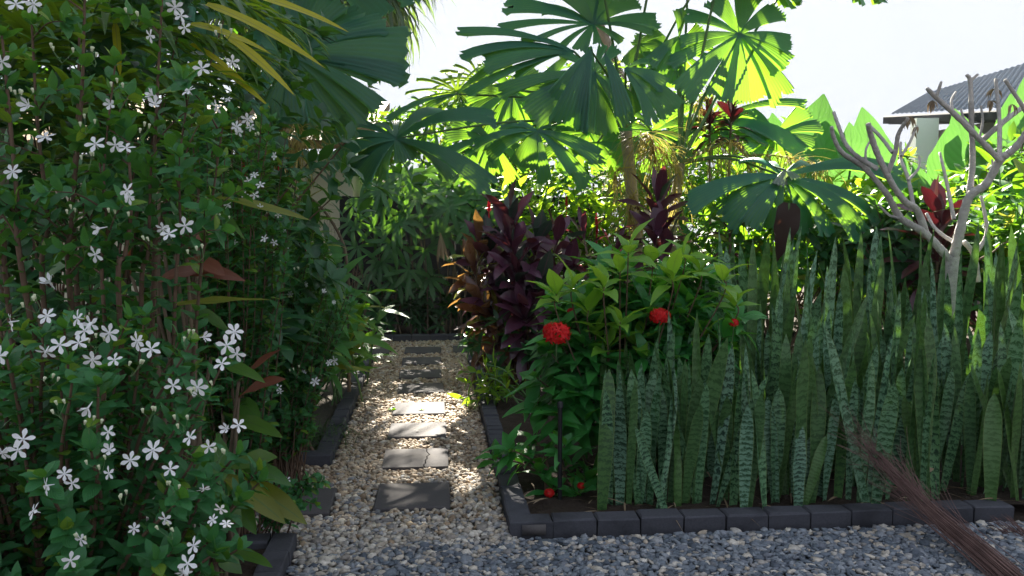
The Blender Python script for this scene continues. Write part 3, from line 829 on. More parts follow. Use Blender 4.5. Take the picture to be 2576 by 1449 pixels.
licuala(PALM_C, C4(-60, 660), 5.6, segs(C4, S5, [(240, 1120, 100, -.2), (190, 1080, 70, -.1)]), crownC, (.3, -.8, .4), arch=.05, label='narrow folded blue-green segment above a red torch flower')
acc = Acc()
fringe(acc, [crownC, A(740, 310, 6.2), A(760, 350, 6.1), A(740, 420, 6.1)], 90, .34)
fringe(acc, [crownC, A(700, 320, 6.2), A(690, 350, 6.1), A(700, 400, 6.1)], 50, .26)
acc.build('flower_stalk', M['straw'], PALM_C)

# pale distant fan palm under the sky gap
cD = A(1170, 300, 12.5); PALM_D = empty('fan_palm', (cD[0], 12.5, 0), 'small pale sunlit fan palm far back under the gap of sky', 'palm', 'fan palms')
trunk(PALM_D, [np.array([cD[0], 12.5, 0]), cD], .05, .04)
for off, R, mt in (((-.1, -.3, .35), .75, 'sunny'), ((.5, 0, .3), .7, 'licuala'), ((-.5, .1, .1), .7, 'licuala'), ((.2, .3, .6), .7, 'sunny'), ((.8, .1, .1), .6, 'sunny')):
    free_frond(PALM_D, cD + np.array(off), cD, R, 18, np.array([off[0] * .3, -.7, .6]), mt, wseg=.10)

# feather palm, left: strap leaflets over the flowers
PALM_F = empty('feather_palm', (-2.9, 4.6, 0), 'feather palm with dark arching fronds and yellow-lit leaflets above the white flowers', 'palm')
crF = np.array([-2.75, 4.6, 2.0]); trunk(PALM_F, [(-2.9, 4.6, 0), (-2.85, 4.6, 1), crF], .10, .07)
def pinnate(root, rach, nl, L, W, mat='feather', up=(0, 0, 1), spread=1.0, bend=(.3, .9), t0=.2, sides=(-1, 1), label=None):
    p = spline(rach, 10); acc = Acc(); seg = np.linalg.norm(np.diff(p, axis=0), axis=1); s = np.concatenate([[0], np.cumsum(seg)])
    ss = np.linspace(s[-1] * t0, s[-1] * .995, nl)
    Q = np.stack([np.interp(ss, s, p[:, i]) for i in range(3)], 1)
    T = nrm(np.stack([np.interp(ss, s, np.gradient(p[:, i])) for i in range(3)], 1))
    S = nrm(np.cross(T, up)); Nn = np.cross(S, T); f = np.linspace(0, 1, nl)
    ll = L * np.interp(f, [0, .3, .7, 1], [.6, 1, .9, .45])
    for sg in sides:
        o = np.interp(f, [0, 1], [1.15, .45]) * spread + RNG.normal(0, .08, nl)
        d = T * np.cos(o)[:, None] + S * sg * np.sin(o)[:, None] + Nn * RNG.uniform(-.05, .3, (nl, 1))
        leaves(acc, Q, d, Nn, ll * RNG.uniform(.85, 1.1, nl), W * RNG.uniform(.8, 1.2, nl), RNG.uniform(*bend, nl), .3, p_strap, 7, RNG.normal(0, .2, nl), .03)
    o = acc.build('frond', M[mat], root); acc = Acc(); tube(acc, p, .014, .004, 6); acc.build('midrib', M['petiole'], o)
    if label: o['label'] = label
    return o
pinnate(PALM_F, [crF, A(60, 120, 4.3), A(300, 60, 4.1), A(620, 130, 4.0)], 34, .62, .042)
pinnate(PALM_F, [crF, A(0, 300, 4.2), A(250, 230, 3.9), A(520, 190, 3.7)], 34, .55, .040)
pinnate(PALM_F, [crF, A(100, -60, 4.4), A(420, -60, 4.2), A(720, 60, 4.1)], 34, .6, .042)
pinnate(PALM_F, [crF, A(60, 420, 4.3), A(300, 330, 4.1), A(560, 330, 4.0)], 30, .5, .036)
pinnate(PALM_F, [crF, A(-150, -150, 4.0), A(150, -180, 3.6), A(500, -120, 3.4)], 36, .65, .042)
pinnate(PALM_F, [crF, A(-100, 80, 5.2), A(100, 20, 5.6), A(330, 60, 6.0)], 36, .65, .045)
pinnate(PALM_F, [crF, A(-250, 200, 4.8), A(-50, 150, 5.0), A(160, 330, 5.2)], 36, .65, .045)
acc = Acc()
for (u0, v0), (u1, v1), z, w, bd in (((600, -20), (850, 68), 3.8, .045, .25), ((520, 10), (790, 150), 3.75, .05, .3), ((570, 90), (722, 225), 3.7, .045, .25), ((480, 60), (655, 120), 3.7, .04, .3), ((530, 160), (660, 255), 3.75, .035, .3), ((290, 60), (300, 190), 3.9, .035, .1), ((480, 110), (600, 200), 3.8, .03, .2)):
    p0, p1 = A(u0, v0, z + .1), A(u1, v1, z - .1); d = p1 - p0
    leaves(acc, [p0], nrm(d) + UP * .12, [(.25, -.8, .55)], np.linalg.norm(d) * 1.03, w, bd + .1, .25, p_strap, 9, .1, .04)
o = acc.build('frond', M['feather_y'], PALM_F); o['label'] = 'leaflets of the feather palm coloured yellow as if sunlit'

# tall weeping palms behind, their crowns mostly above the picture
def weeping(label, foot, h, nf, R, nl=16, lean=0.0, rw=.075):
    foot = np.asarray(foot, float); top = foot + np.array([lean, 0, h])
    root = empty('weeping_palm', foot, label, 'palm', 'tall weeping palms'); trunk(root, [foot, foot * .5 + top * .5, top], .12, .09, 'cane')
    for k in range(nf):
        a = 2.4 * k; el = RNG.uniform(-.45, 1.0)
        d = np.array([math.cos(a) * math.cos(el), math.sin(a) * math.cos(el), math.sin(el)])
        hub = top + d * R * .55; acc = Acc()
        n = nl; an = np.linspace(-1.25, 1.25, n); X = nrm(np.cross(d, UP)); Y = np.cross(X, d)
        dd = d * np.cos(an)[:, None] + X * np.sin(an)[:, None]
        leaves(acc, np.repeat(hub[None], n, 0), dd, Y + UP * .2, R * RNG.uniform(.75, 1.1, n), rw, RNG.uniform(1.0, 2.0, n), .25, p_strap, 8, RNG.normal(0, .3, n), .05)
        hubs = np.repeat(hub[None], 7, 0)
        o = acc.build('frond', M['weep'], root); acc = Acc(); tube(acc, spline([top, hub], 5), .02, .012, 5); acc.build('petiole', M['petiole'], o)
    return root
cw = A(780, -60, 13.0)
weeping('tall grey-green weeping palm with ragged tips at the left edge of the open sky', (cw[0] - .6, 13, 0), cw[2], 40, 1.5, 28, .6)
weeping('added very tall palm behind the sky gap, unseen crown shading the near path', (4.2, 18.5, 0), 12.1, 60, 2.5, 22, -5.2, .11)  # added for its shade; the crown lies above the view
weeping('added very tall palm far behind the cream wall, shading the left shrubs', (-4.6, 16.0, 0), 11.0, 26, 2.2, 18, 1.0)  # second unseen crown, added to keep sun off the white-flowered shrubs

# ------------------------------------------------------------------ lady palms, fence, houses
def lady_palm(label, foot, spots, L, droop=(.5, 1.0), dead=None):
    foot = np.asarray(foot, float); root = empty('lady_palm', foot, label, 'palm', 'lady palms along the back fence')
    can = Acc()
    for i, (p, nv) in enumerate(spots):
        p = np.asarray(p, float); nv = nrm(nv); acc = Acc(); n = RNG.integers(7, 10)
        an = np.linspace(-2.2, 2.2, n) + RNG.normal(0, .06, n); fw = nrm(np.array([RNG.normal(0, .35), -1, -.25])); fw = nrm(fw - nv * (fw @ nv)); X = np.cross(fw, nv)
        d = fw * np.cos(an)[:, None] + X * np.sin(an)[:, None] + nv * .15
        leaves(acc, np.repeat(p[None], n, 0), d, nv, L * RNG.uniform(.8, 1.1, n) * np.cos(an * .25), .062 * L / .33, RNG.uniform(*droop, n), .18, p_finger, 6, RNG.normal(0, .15, n), .03)
        c = foot + np.array([RNG.normal(0, .22), RNG.normal(0, .1), 0]); q = np.array([c[0] * .6 + p[0] * .4, c[1] * .6 + p[1] * .4 + .06, p[2] * .75])
        tube(acc, spline([q, (q + p) / 2 + UP * .04, p], 4), .005, .003, 5, 1)
        tube(can, spline([c, (c + q) / 2 + RNG.normal(0, .02, 3), q], 4), .011, .008, 5)
        acc.build('frond', [M['rhapis'], M['petiole']], root)
    can.build('canes', M['cane'], root)
    if dead is not None:
        acc = Acc(); n = 7; d = np.array([[RNG.normal(0, .15), RNG.normal(0, .1), -1] for _ in range(n)])
        leaves(acc, np.repeat(dead[None], n, 0), d, [0, -1, .1], .36 * RNG.uniform(.7, 1, n), .035, .2, .4, p_finger, 5, .3)
        o = acc.build('frond', M['dead'], root); o['label'] = 'dead tan frond hanging down'
    return root
def spots(lst, Z):
    return [(A(u, v, Z + RNG.uniform(-.25, .25)), np.array([RNG.normal(0, .3), -.95 + RNG.normal(0, .15), .6])) for u, v in lst]
lady_palm('dark lady palm clump at the left end of the back fence', (A(915, 800, 10.4)[0], 10.4, .03), spots([(940, 570), (905, 500), (900, 620), (960, 660), (930, 690), (985, 610), (890, 560), (1000, 700), (960, 520)], 10.1), .34)
lady_palm('lady palm clump in the middle of the back fence with glossy finger fronds', (A(1040, 800, 10.5)[0], 10.5, .03), spots([(1030, 545), (1000, 560), (1075, 630), (1050, 500), (990, 470), (1030, 680), (1040, 455), (1100, 560), (960, 480), (1080, 700), (1010, 440), (1070, 430)], 10.1), .36)
lady_palm('lady palm clump beside the purple cordyline with one dead hanging frond', (A(1165, 800, 10.5)[0], 10.5, .03), spots([(1130, 520), (1160, 500), (1110, 470), (1180, 560), (1200, 480), (1150, 440), (1120, 590), (1230, 510), (1190, 430), (1090, 500)], 10.1), .36, dead=A(1108, 585, 9.8))
for k, (u, v, lab) in enumerate(((950, 760, 'dark low leafy plant left of the path end'), (1020, 790, 'dark low leafy plant near the middle of the far edging'), (1080, 730, 'taller dark leafy plant under the lady palms'), (1140, 790, 'dark low leafy plant at the right part of the far edging'))):
    c = A(u, v, 10.45); c[2] = max(c[2], .3)
    bush(lab, (c[0], 10.5, c[2] * .75), (.36, .22, c[2] * .75), 26, .20, .055, 'shade', 'plant', 'shade_plant', 7, p_lance, 'dark low plants behind the far edging', -.5, False, (.3, 1.1))
# dark paling fence
root = empty('timber_fence', (-1.2, 11.3, 0), 'dark timber fence behind the lady palms', 'fence')
x = -2.2
while x < 1.0:
    acc = Acc(); box(acc, (x, 11.3 + RNG.uniform(-.004, .004), 0), .150, .022, 1.75 + RNG.uniform(-.01, .01)); acc.build('paling', M['fence'], root, smooth=False); x += .152
acc = Acc()
for z in (.35, 1.35): box(acc, (-.6, 11.345, z), 3.2, .045, .09)
acc.build('rail', M['fence'], root, smooth=False)
# cream house, left
hx0, hx1 = A(700, 500, 12.0)[0], A(888, 500, 12.0)[0]
root = empty('cream_house', (hx0, 12, 0), 'cream rendered house wall with brown roof edge behind the left garden', 'house')
acc = Acc(); box(acc, ((hx0 - 5 + hx1) / 2, 14.0, 0), hx1 - hx0 + 5, 4.0, 2.35); acc.build('wall', M['wall'], root, smooth=False)
acc = Acc(); zt = 2.40
V = [(hx0 - 5.4, 11.45, 2.38), (hx1 + .25, 11.45, 2.38), (hx1 + .25, 14, 3.2), (hx0 - 5.4, 14, 3.2), (hx0 - 5.4, 11.45, 2.50), (hx1 + .25, 11.45, 2.50), (hx1 + .25, 14, 3.32), (hx0 - 5.4, 14, 3.32)]
acc.add(V, [[0, 1, 5, 4], [4, 5, 6, 7], [1, 2, 6, 5], [3, 2, 1, 0], [0, 4, 7, 3]]); acc.build('roof', M['brownroof'], root, smooth=False)
acc = Acc(); box(acc, (A(718, 500, 11.95)[0], 11.97, 0), .10, .05, 2.3); acc.build('dark_post', M['trim'], root, smooth=False)
# house at upper right
root = empty('grey_house', (9, 14, 0), 'house with blue-grey sheet roof and dark gutter at the upper right', 'house')
E0 = A(2236, 288, 15.0); E1 = A(2700, 262, 10.5); R0 = A(2330, 235, 18.0); R1 = A(2760, 105, 13.0)
acc = Acc(); n = 60
rows_ = []
for i in range(n + 1):
    f = i / n; up = .018 if i % 2 else 0
    rows_ += [E0 + (E1 - E0) * f + UP * up, R0 + (R1 - R0) * f + UP * up]
acc.add(rows_, [[2 * i, 2 * i + 2, 2 * i + 3, 2 * i + 1] for i in range(n)])
acc.build('roof', M['roof'], root, smooth=False)
exx = nrm(E1 - E0); eyy = nrm(np.cross(UP, exx)); LL = np.linalg.norm(E1 - E0)
acc = Acc(); box(acc, (E0 + E1) / 2 - UP * .16 - eyy * .05, LL, .10, .13, exx, eyy, UP, bev=.02); acc.build('gutter', M['trim'], root, smooth=False)
acc = Acc(); box(acc, (E0 + E1) / 2 - UP * .17 + eyy * .36, LL, .72, .02, exx, eyy, UP); acc.build('soffit', M['trim'], root, smooth=False)
wc = (E0 + E1) / 2 + eyy * 1.6; 
acc = Acc(); box(acc, (wc[0], wc[1], 0), LL - .4, 1.8, E0[2] - .3, nrm(exx * [1, 1, 0]), nrm(eyy * [1, 1, 0]), UP); acc.build('wall', M['shadewall'], root, smooth=False)
pc = A(2330, 400, 13.2)
acc = Acc(); box(acc, (pc[0], 13.3, 0), .34, .2, pc[2] + .62, bev=.0); acc.build('white_post', M['white'], root, smooth=False)

# ------------------------------------------------------------------ cordylines
def cordyline(label, foot, heads, mat, name='cordyline', group=None, L=.42, W=.085, cane_from=None):
    """heads: (tip point of the stem, leaf count, length of leafy stem)"""
    foot = np.asarray(foot, float); root = empty(name, foot, label, 'plant', group)
    for tip, nl, ll in heads:
        tip = np.asarray(tip, float); b = foot + RNG.normal(0, .07, 3) * [1, 1, 0]
        st = spline([b, b * .5 + tip * .5 + RNG.normal(0, .03, 3), tip], 8)
        acc = Acc(); tube(acc, st, .017, .012, 7, bump=.1); s_ = acc.build('stem', M['cane'], root)
        ax = nrm(st[-1] - st[-3]); f = np.linspace(0, 1, nl); Q = tip[None] - ax * ((1 - f) * ll)[:, None]
        X = nrm(np.cross(ax, [.3, .9, .1])); Y = np.cross(ax, X); a = np.arange(nl) * 2.39996 + RNG.normal(0, .2, nl)
        r = X * np.cos(a)[:, None] + Y * np.sin(a)[:, None]
        o = np.interp(f, [0, .45, .8, 1], [1.75, 1.05, .5, .12]) + RNG.normal(0, .12, nl)
        d = ax * np.cos(o)[:, None] + r * np.sin(o)[:, None]
        acc = Acc()
        leaves(acc, Q, d, ax * np.sin(o)[:, None] - r * np.cos(o)[:, None], L * RNG.uniform(.75, 1.12, nl), W * RNG.uniform(.75, 1.15, nl), np.interp(f, [0, .6, 1], [1.0, .8, .25]) * RNG.uniform(.7, 1.3, nl), .30, p_cordy, 7, RNG.normal(0, .35, nl), .07)
        acc.build('leaves', M[mat], root)
    return root
cordyline('big clump of dark purple cordyline right of the path', (A(1310, 800, 7.5)[0], 7.5, .03),
          [(A(1285, 560, 7.2), 26, .45), (A(1350, 620, 7.2), 24, .5), (A(1400, 610, 7.5), 22, .45), (A(1230, 640, 7.3), 24, .5), (A(1300, 700, 7.0), 26, .5),
           (A(1260, 760, 7.1), 24, .45), (A(1350, 740, 7.0), 24, .5), (A(1320, 800, 6.95), 20, .4), (A(1420, 700, 7.3), 20, .45), (A(1290, 620, 7.0), 20, .4)], 'purple', L=.40, W=.125)
cordyline('path side of the purple cordyline clump, coloured bronze and yellow as if sunlit', (A(1235, 850, 7.3)[0], 7.4, .03),
          [(A(1205, 620, 7.3), 20, .35), (A(1195, 690, 7.2), 20, .4), (A(1215, 770, 7.1), 20, .4), (A(1250, 790, 7.1), 12, .3)], 'bronze', L=.33, W=.10)
cordyline('upright purple cordyline in front of the central palm trunk', (A(1655, 700, 8.2)[0], 8.2, .03),
          [(A(1655, 520, 8.1), 20, .35), (A(1650, 600, 8.0), 16, .3), (A(1680, 640, 8.0), 14, .3)], 'purple', L=.48, W=.13)
cordyline('small purple cordyline left of the bright-leaved red-flowered shrub top', (A(1500, 700, 8.4)[0], 8.4, .03),
          [(A(1470, 600, 8.4), 16, .3), (A(1545, 640, 8.3), 16, .3)], 'purple', L=.34, W=.07)
cordyline('dark red cordyline standing behind the bare grey tree', (A(2365, 700, 7.3)[0], 7.3, .03),
          [(A(2365, 560, 7.1), 18, .4), (A(2360, 640, 7.1), 16, .3)], 'red', L=.50, W=.15)
cordyline('red cordyline head poking up under the big dark fan frond', (A(1810, 400, 9.2)[0], 9.2, .03),
          [(A(1785, 300, 9.0), 22, .25), (A(1840, 295, 9.0), 20, .25)], 'red', L=.26, W=.10)
cordyline('dark red stemmed plant left of the broad low fan frond', (A(1850, 650, 7.6)[0], 7.6, .03),
          [(A(1835, 560, 7.7), 12, .3)], 'red', L=.28, W=.06)

# ------------------------------------------------------------------ gingers: upright canes with two rows of leaves
def ginger(label, foot, tips, mat='ginger', L=.30, W=.07, flowers=(), spacing=.055, group=None, start=.35, name='ginger'):
    foot = np.asarray(foot, float); root = empty(name, foot, label, 'plant', group); cn, lf = Acc(), Acc()
    for tip in tips:
        tip = np.asarray(tip, float); b = foot + RNG.normal(0, .12, 3) * [1, 1, 0]
        st = spline([b, b * .45 + tip * .55 + [0, 0, .08], tip], 7); tube(cn, st, .009, .005, 6)
        along(lf, st, spacing, L, W, start, p_lance, 6, (.3, 1.0), (.6, 1.2), alt=True, wave=.05)
    lf.build('leaves', M[mat], root); cn.build('canes', M['petiole'], root)
    for p, h in flowers:
        acc = Acc(); n = 34; f = np.linspace(0, 1, n); P = np.asarray(p, float) + UP * (f * h)[:, None]; a = np.arange(n) * 2.4
        d = np.stack([np.cos(a), np.sin(a), .9 + f], 1)
        leaves(acc, P, d, UP, h * .38 * (1 - .5 * f), h * .20 * (1 - .4 * f), -.3, .3, p_ovate, 3)
        tube(acc, [np.asarray(p) - UP * .25, np.asarray(p) + UP * h * .5], .006, .004, 5)
        acc.build('flower', M['redspike'], root)
    return root
def tipsbox(lst, Z, dz=.3): return [A(u, v, Z + RNG.uniform(-dz, dz)) for u, v in lst]
ginger('red torch ginger beside the cream wall behind the white flowers', (A(680, 800, 6.0)[0], 6.1, .03), tipsbox([(700, 440), (620, 480), (760, 470), (660, 530), (740, 560), (800, 600), (600, 600), (700, 640)], 6.0), L=.34, W=.075,
       flowers=[(A(700, 415, 5.9), .12), (A(614, 465, 5.8), .13)])
ginger('ginger with sunlit yellow-green leaves at the left edge of the path', (A(800, 900, 6.6)[0], 6.7, .03), tipsbox([(730, 590), (800, 640), (860, 650), (770, 700), (840, 740), (900, 760), (820, 800), (760, 780), (900, 830), (860, 860)], 6.5), L=.34, W=.085,
       flowers=[(A(700, 625, 6.0), .09), (A(768, 600, 6.2), .08), (A(745, 680, 6.0), .06)])
ginger('low ginger leaning over the left edging', (A(860, 960, 7.2)[0] - .1, 7.3, .03), tipsbox([(930, 730), (960, 760), (900, 790), (930, 850), (880, 900), (905, 880)], 7.2), L=.28, W=.07)
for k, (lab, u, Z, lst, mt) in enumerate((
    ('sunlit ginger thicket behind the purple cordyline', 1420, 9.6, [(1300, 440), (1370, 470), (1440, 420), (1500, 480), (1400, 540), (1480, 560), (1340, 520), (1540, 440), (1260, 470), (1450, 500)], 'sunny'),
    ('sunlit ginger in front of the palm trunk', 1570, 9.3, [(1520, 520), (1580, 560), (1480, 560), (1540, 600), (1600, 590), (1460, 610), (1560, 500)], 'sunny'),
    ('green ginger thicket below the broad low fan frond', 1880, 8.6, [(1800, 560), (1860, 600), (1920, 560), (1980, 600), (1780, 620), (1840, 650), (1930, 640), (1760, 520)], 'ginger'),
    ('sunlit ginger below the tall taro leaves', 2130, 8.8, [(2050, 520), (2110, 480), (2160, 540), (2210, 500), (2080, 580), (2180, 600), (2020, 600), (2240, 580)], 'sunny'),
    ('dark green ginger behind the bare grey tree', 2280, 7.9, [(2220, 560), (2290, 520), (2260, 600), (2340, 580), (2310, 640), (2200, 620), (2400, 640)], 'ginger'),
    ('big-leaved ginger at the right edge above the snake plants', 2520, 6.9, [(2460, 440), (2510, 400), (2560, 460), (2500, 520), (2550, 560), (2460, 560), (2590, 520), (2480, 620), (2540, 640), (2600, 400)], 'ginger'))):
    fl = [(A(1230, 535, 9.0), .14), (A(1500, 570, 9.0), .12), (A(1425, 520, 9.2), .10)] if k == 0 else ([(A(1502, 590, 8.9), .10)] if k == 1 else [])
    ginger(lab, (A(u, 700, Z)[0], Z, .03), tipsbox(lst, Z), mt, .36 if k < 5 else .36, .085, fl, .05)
ginger('small yellow-leaved plant leaning over the right edging', (PB(.25, 2.6)[0], PB(.25, 2.6)[1], .04), tipsbox([(1165, 935), (1180, 965), (1160, 1005), (1210, 950), (1190, 1020), (1230, 985), (1250, 930), (1260, 1000), (1220, 915)], 6.55, .1), 'sunny', .20, .036, spacing=.035, start=.3)

# ------------------------------------------------------------------ taro / banana leaves
def taro(label, foot, lst, L, mat='taro', name='taro', group=None):
    foot = np.asarray(foot, float); root = empty(name, foot, label, 'plant', group)
    for base, d, nv, l, w in lst:
        base = np.asarray(base, float); acc = Acc()
        leaves(acc, [base], [d], [nv], l, w, .35, .18, p_heart, 12, .1, .05)
        tube(acc, spline([foot + RNG.normal(0, .05, 3) * [1, 1, 0], (foot + base) / 2 + [0, 0, .15], base], 6), .022, .012, 7, 1)
        acc.build('leaf', [M[mat], M['petiole']], root)
    return root
taro('giant taro with tall backlit yellow-green leaves', (A(2090, 600, 9.8)[0], 9.8, .03),
     [(A(2030, 430, 9.6), (.22, .1, 1), (-.3, -1, .2), .95, .62), (A(2080, 470, 9.5), (.05, .1, 1), (.1, -1, .2), .80, .60), (A(2190, 450, 9.9), (-.05, 0, 1), (.2, -1, .15), .85, .62),
      (A(1960, 440, 10.1), (-.1, 0, 1), (-.1, -1, .1), .75, .5), (A(2140, 420, 9.4), (.05, 0, 1), (.3, -1, .1), .50, .42), (A(2240, 520, 9.6), (.4, 0, 1), (.4, -1, .1), .6, .45)], .9, 'taro')
taro('giant taro with broad leaves in front of the white post', (A(2400, 600, 9.6)[0], 9.6, .03),
     [(A(2360, 470, 9.4), (.25, 0, 1), (.2, -1, .2), .7, .45), (A(2440, 440, 9.3), (-.2, 0, 1), (-.1, -1, .2), .75, .5), (A(2520, 420, 9.0), (.2, 0, 1), (.2, -1, .2), .8, .5), (A(2580, 350, 8.8), (.1, 0, 1), (.2, -1, .2), .7, .5),
      (A(2330, 520, 9.2), (-.25, 0, 1), (0, -1, .2), .5, .3), (A(2480, 480, 9.0), (-.3, -.1, .8), (0, -.8, .5), .7, .42)], .7)
taro('plant with a single dark drooping leaf under the broad low fan frond', (A(1965, 700, 7.4)[0], 7.5, .03),
     [(A(1985, 510, 7.3), (-.12, -.05, -1), (.1, -1, -.1), .52, .24)], .5, 'darkleaf', 'dark_leaf_plant')

# ------------------------------------------------------------------ background shrubs
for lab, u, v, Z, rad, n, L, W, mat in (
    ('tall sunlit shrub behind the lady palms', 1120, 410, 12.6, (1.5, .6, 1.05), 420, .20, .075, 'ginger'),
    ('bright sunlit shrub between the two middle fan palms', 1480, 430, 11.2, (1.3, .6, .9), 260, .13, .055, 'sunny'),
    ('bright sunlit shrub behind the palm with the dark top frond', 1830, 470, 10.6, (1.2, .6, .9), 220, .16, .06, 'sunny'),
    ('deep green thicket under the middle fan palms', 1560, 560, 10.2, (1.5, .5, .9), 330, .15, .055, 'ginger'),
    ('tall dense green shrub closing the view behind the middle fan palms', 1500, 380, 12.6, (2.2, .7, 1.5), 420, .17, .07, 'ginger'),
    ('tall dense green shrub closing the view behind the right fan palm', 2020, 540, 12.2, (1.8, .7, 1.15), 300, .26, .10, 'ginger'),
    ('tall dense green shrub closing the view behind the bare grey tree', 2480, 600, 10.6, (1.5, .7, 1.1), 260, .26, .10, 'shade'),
    ('sunlit-coloured thicket behind the back row of snake plants', 2150, 620, 9.4, (1.8, .5, .8), 240, .22, .08, 'sunny'),
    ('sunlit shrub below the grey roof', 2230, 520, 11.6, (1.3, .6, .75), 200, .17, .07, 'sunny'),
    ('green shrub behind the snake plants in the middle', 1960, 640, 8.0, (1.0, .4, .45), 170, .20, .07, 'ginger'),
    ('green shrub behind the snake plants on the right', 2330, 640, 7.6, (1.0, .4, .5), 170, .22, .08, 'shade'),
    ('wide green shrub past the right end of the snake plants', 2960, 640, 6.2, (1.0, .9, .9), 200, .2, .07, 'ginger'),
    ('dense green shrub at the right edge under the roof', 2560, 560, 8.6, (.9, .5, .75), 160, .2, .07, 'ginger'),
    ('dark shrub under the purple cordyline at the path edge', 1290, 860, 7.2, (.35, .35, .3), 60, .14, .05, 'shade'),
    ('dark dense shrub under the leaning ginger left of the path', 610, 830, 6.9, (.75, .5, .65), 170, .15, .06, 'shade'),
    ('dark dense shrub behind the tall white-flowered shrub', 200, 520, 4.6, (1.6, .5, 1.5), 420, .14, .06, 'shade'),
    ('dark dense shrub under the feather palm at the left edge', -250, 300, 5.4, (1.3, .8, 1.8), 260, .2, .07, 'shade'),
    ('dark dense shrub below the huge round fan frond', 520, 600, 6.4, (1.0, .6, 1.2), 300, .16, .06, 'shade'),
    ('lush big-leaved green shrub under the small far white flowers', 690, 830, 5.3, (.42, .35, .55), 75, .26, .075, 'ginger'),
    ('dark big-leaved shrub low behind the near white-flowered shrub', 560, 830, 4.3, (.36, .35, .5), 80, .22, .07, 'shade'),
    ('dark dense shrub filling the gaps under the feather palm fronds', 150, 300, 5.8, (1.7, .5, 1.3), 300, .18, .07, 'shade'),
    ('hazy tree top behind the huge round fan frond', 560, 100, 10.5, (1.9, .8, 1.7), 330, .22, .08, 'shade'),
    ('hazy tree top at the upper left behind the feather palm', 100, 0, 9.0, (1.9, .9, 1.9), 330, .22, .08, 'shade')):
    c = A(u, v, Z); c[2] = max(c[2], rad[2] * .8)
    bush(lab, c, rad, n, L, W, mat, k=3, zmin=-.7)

# ------------------------------------------------------------------ snake plants
def snake_plant(label, c, nl, h):
    c = np.asarray(c, float); root = empty('snake_plant', c, label, 'snake plant', 'snake plants behind the front edging')
    for i in range(nl):
        p = c + np.array([RNG.normal(0, .10), RNG.normal(0, .07), 0]); acc = Acc(); ph = RNG.uniform(0, 6.28)
        ln = RNG.normal(0, .15 if RNG.uniform() < .3 else .075); d = nrm(np.array([ln, RNG.normal(-.02, .05), 1]))
        fc = np.array([RNG.normal(0, .55), -1, 0])
        leaves(acc, [p], [d], [fc], h * RNG.uniform(.62, 1.08), RNG.uniform(.052, .090), RNG.normal(0, .16), RNG.uniform(.2, .5), p_sword, 14, RNG.normal(0, .7), .06)
        acc.build('leaf', M['snake'], root)
    return root
def SP(u, Zrow): return A(u, 1280, Zrow)[0]
order = ['first', 'second', 'third', 'fourth', 'fifth', 'sixth', 'seventh', 'eighth', 'ninth', 'tenth', 'eleventh', 'twelfth', 'thirteenth', 'fourteenth']
for row, (Z, h, us, txt) in enumerate((
    (4.40, .66, [1560, 1620, 1690, 1760, 1850, 1945, 2040, 2140, 2250, 2360, 2470, 2570], 'short snake plant, {} from the red-flowered shrub in the row against the front edging'),
    (4.72, 1.0, [1590, 1660, 1740, 1850, 1950, 2050, 2150, 2260, 2370, 2480, 2590], 'banded snake plant, {} from the red-flowered shrub in the row behind the front row'),
    (5.15, 1.20, [1700, 1800, 1890, 1990, 2090, 2190, 2290, 2390, 2490, 2590], 'tall banded snake plant, {} from the red-flowered shrub in the third row'),
    (5.55, 1.26, [1850, 1940, 2040, 2140, 2240, 2340, 2400, 2460, 2550], 'tallest banded snake plant, {} from the red-flowered shrub in the back row'))):
    for i, u in enumerate(us):
        hh = h * RNG.uniform(.82, 1.14)
        if row == 0 and u > 1720: hh *= RNG.uniform(1.1, 1.6)
        snake_plant(txt.format(order[i]), (SP(u, Z) + RNG.normal(0, .03), Z + RNG.normal(0, .06), .04), 10, hh)
# extra clear tall leaf at the left of the bed top
root = empty('snake_plant', (SP(1900, 5.0), 5.0, .04), 'single very tall narrow snake plant leaf beside the top of the red-flowered shrub', 'snake plant', 'snake plants behind the front edging')
acc = Acc(); p0 = np.array([SP(1880, 5.0), 5.0, .04]); p1 = A(1897, 600, 5.0)
leaves(acc, [p0], [nrm(p1 - p0)], [(.3, -1, 0)], np.linalg.norm(p1 - p0), .062, .02, .35, p_sword, 16, .4, .04); acc.build('leaf', M['snake'], root)
root = empty('snake_plant', (SP(2040, 4.62), 4.62, .04), 'snake plant leaf leaning far to the right across its upright neighbours', 'snake plant', 'snake plants behind the front edging')
acc = Acc(); p0 = np.array([SP(2010, 4.62), 4.62, .04]); p1 = A(2175, 735, 4.75)
leaves(acc, [p0], [nrm(p1 - p0)], [(.3, -1, 0)], np.linalg.norm(p1 - p0), .066, -.05, .35, p_sword, 16, .3, .04); acc.build('leaf', M['snake'], root)

# ------------------------------------------------------------------ bare grey tree
FR = empty('bare_frangipani', (A(2400, 900, 6.0)[0], 6.0, .03), 'leafless grey frangipani tree with forking stubby branches', 'tree')
def Fp(lst, z0, z1, k=9):
    n = len(lst); return spline([A(*C6(x, y), z0 + (z1 - z0) * i / max(n - 1, 1)) for i, (x, y) in enumerate(lst)], k)
def limb(lst, z0, z1, r0, r1, name='branch'):
    acc = Acc(); p = Fp(lst, z0, z1); tube(acc, p, r0 * .72, r1 * .74, 10, bump=.11, cap=True); return acc.build(name, M['bark'], FR)
acc = Acc(); b0 = np.array([A(2400, 900, 6.0)[0], 6.0, .0]); tube(acc, spline([b0, A(*C6(1700, 1600), 6.0), A(*C6(1695, 1400), 6.0), A(*C6(1690, 1300), 6.0)], 5), .065, .052, 10, bump=.06)
acc.build('trunk', M['bark'], FR)
limb([(1690, 1330), (1620, 1250), (1530, 1160), (1400, 1080), (1340, 980), (1310, 930), (1190, 790), (1060, 700), (1010, 610), (998, 550)], 6.0, 5.7, .042, .016)
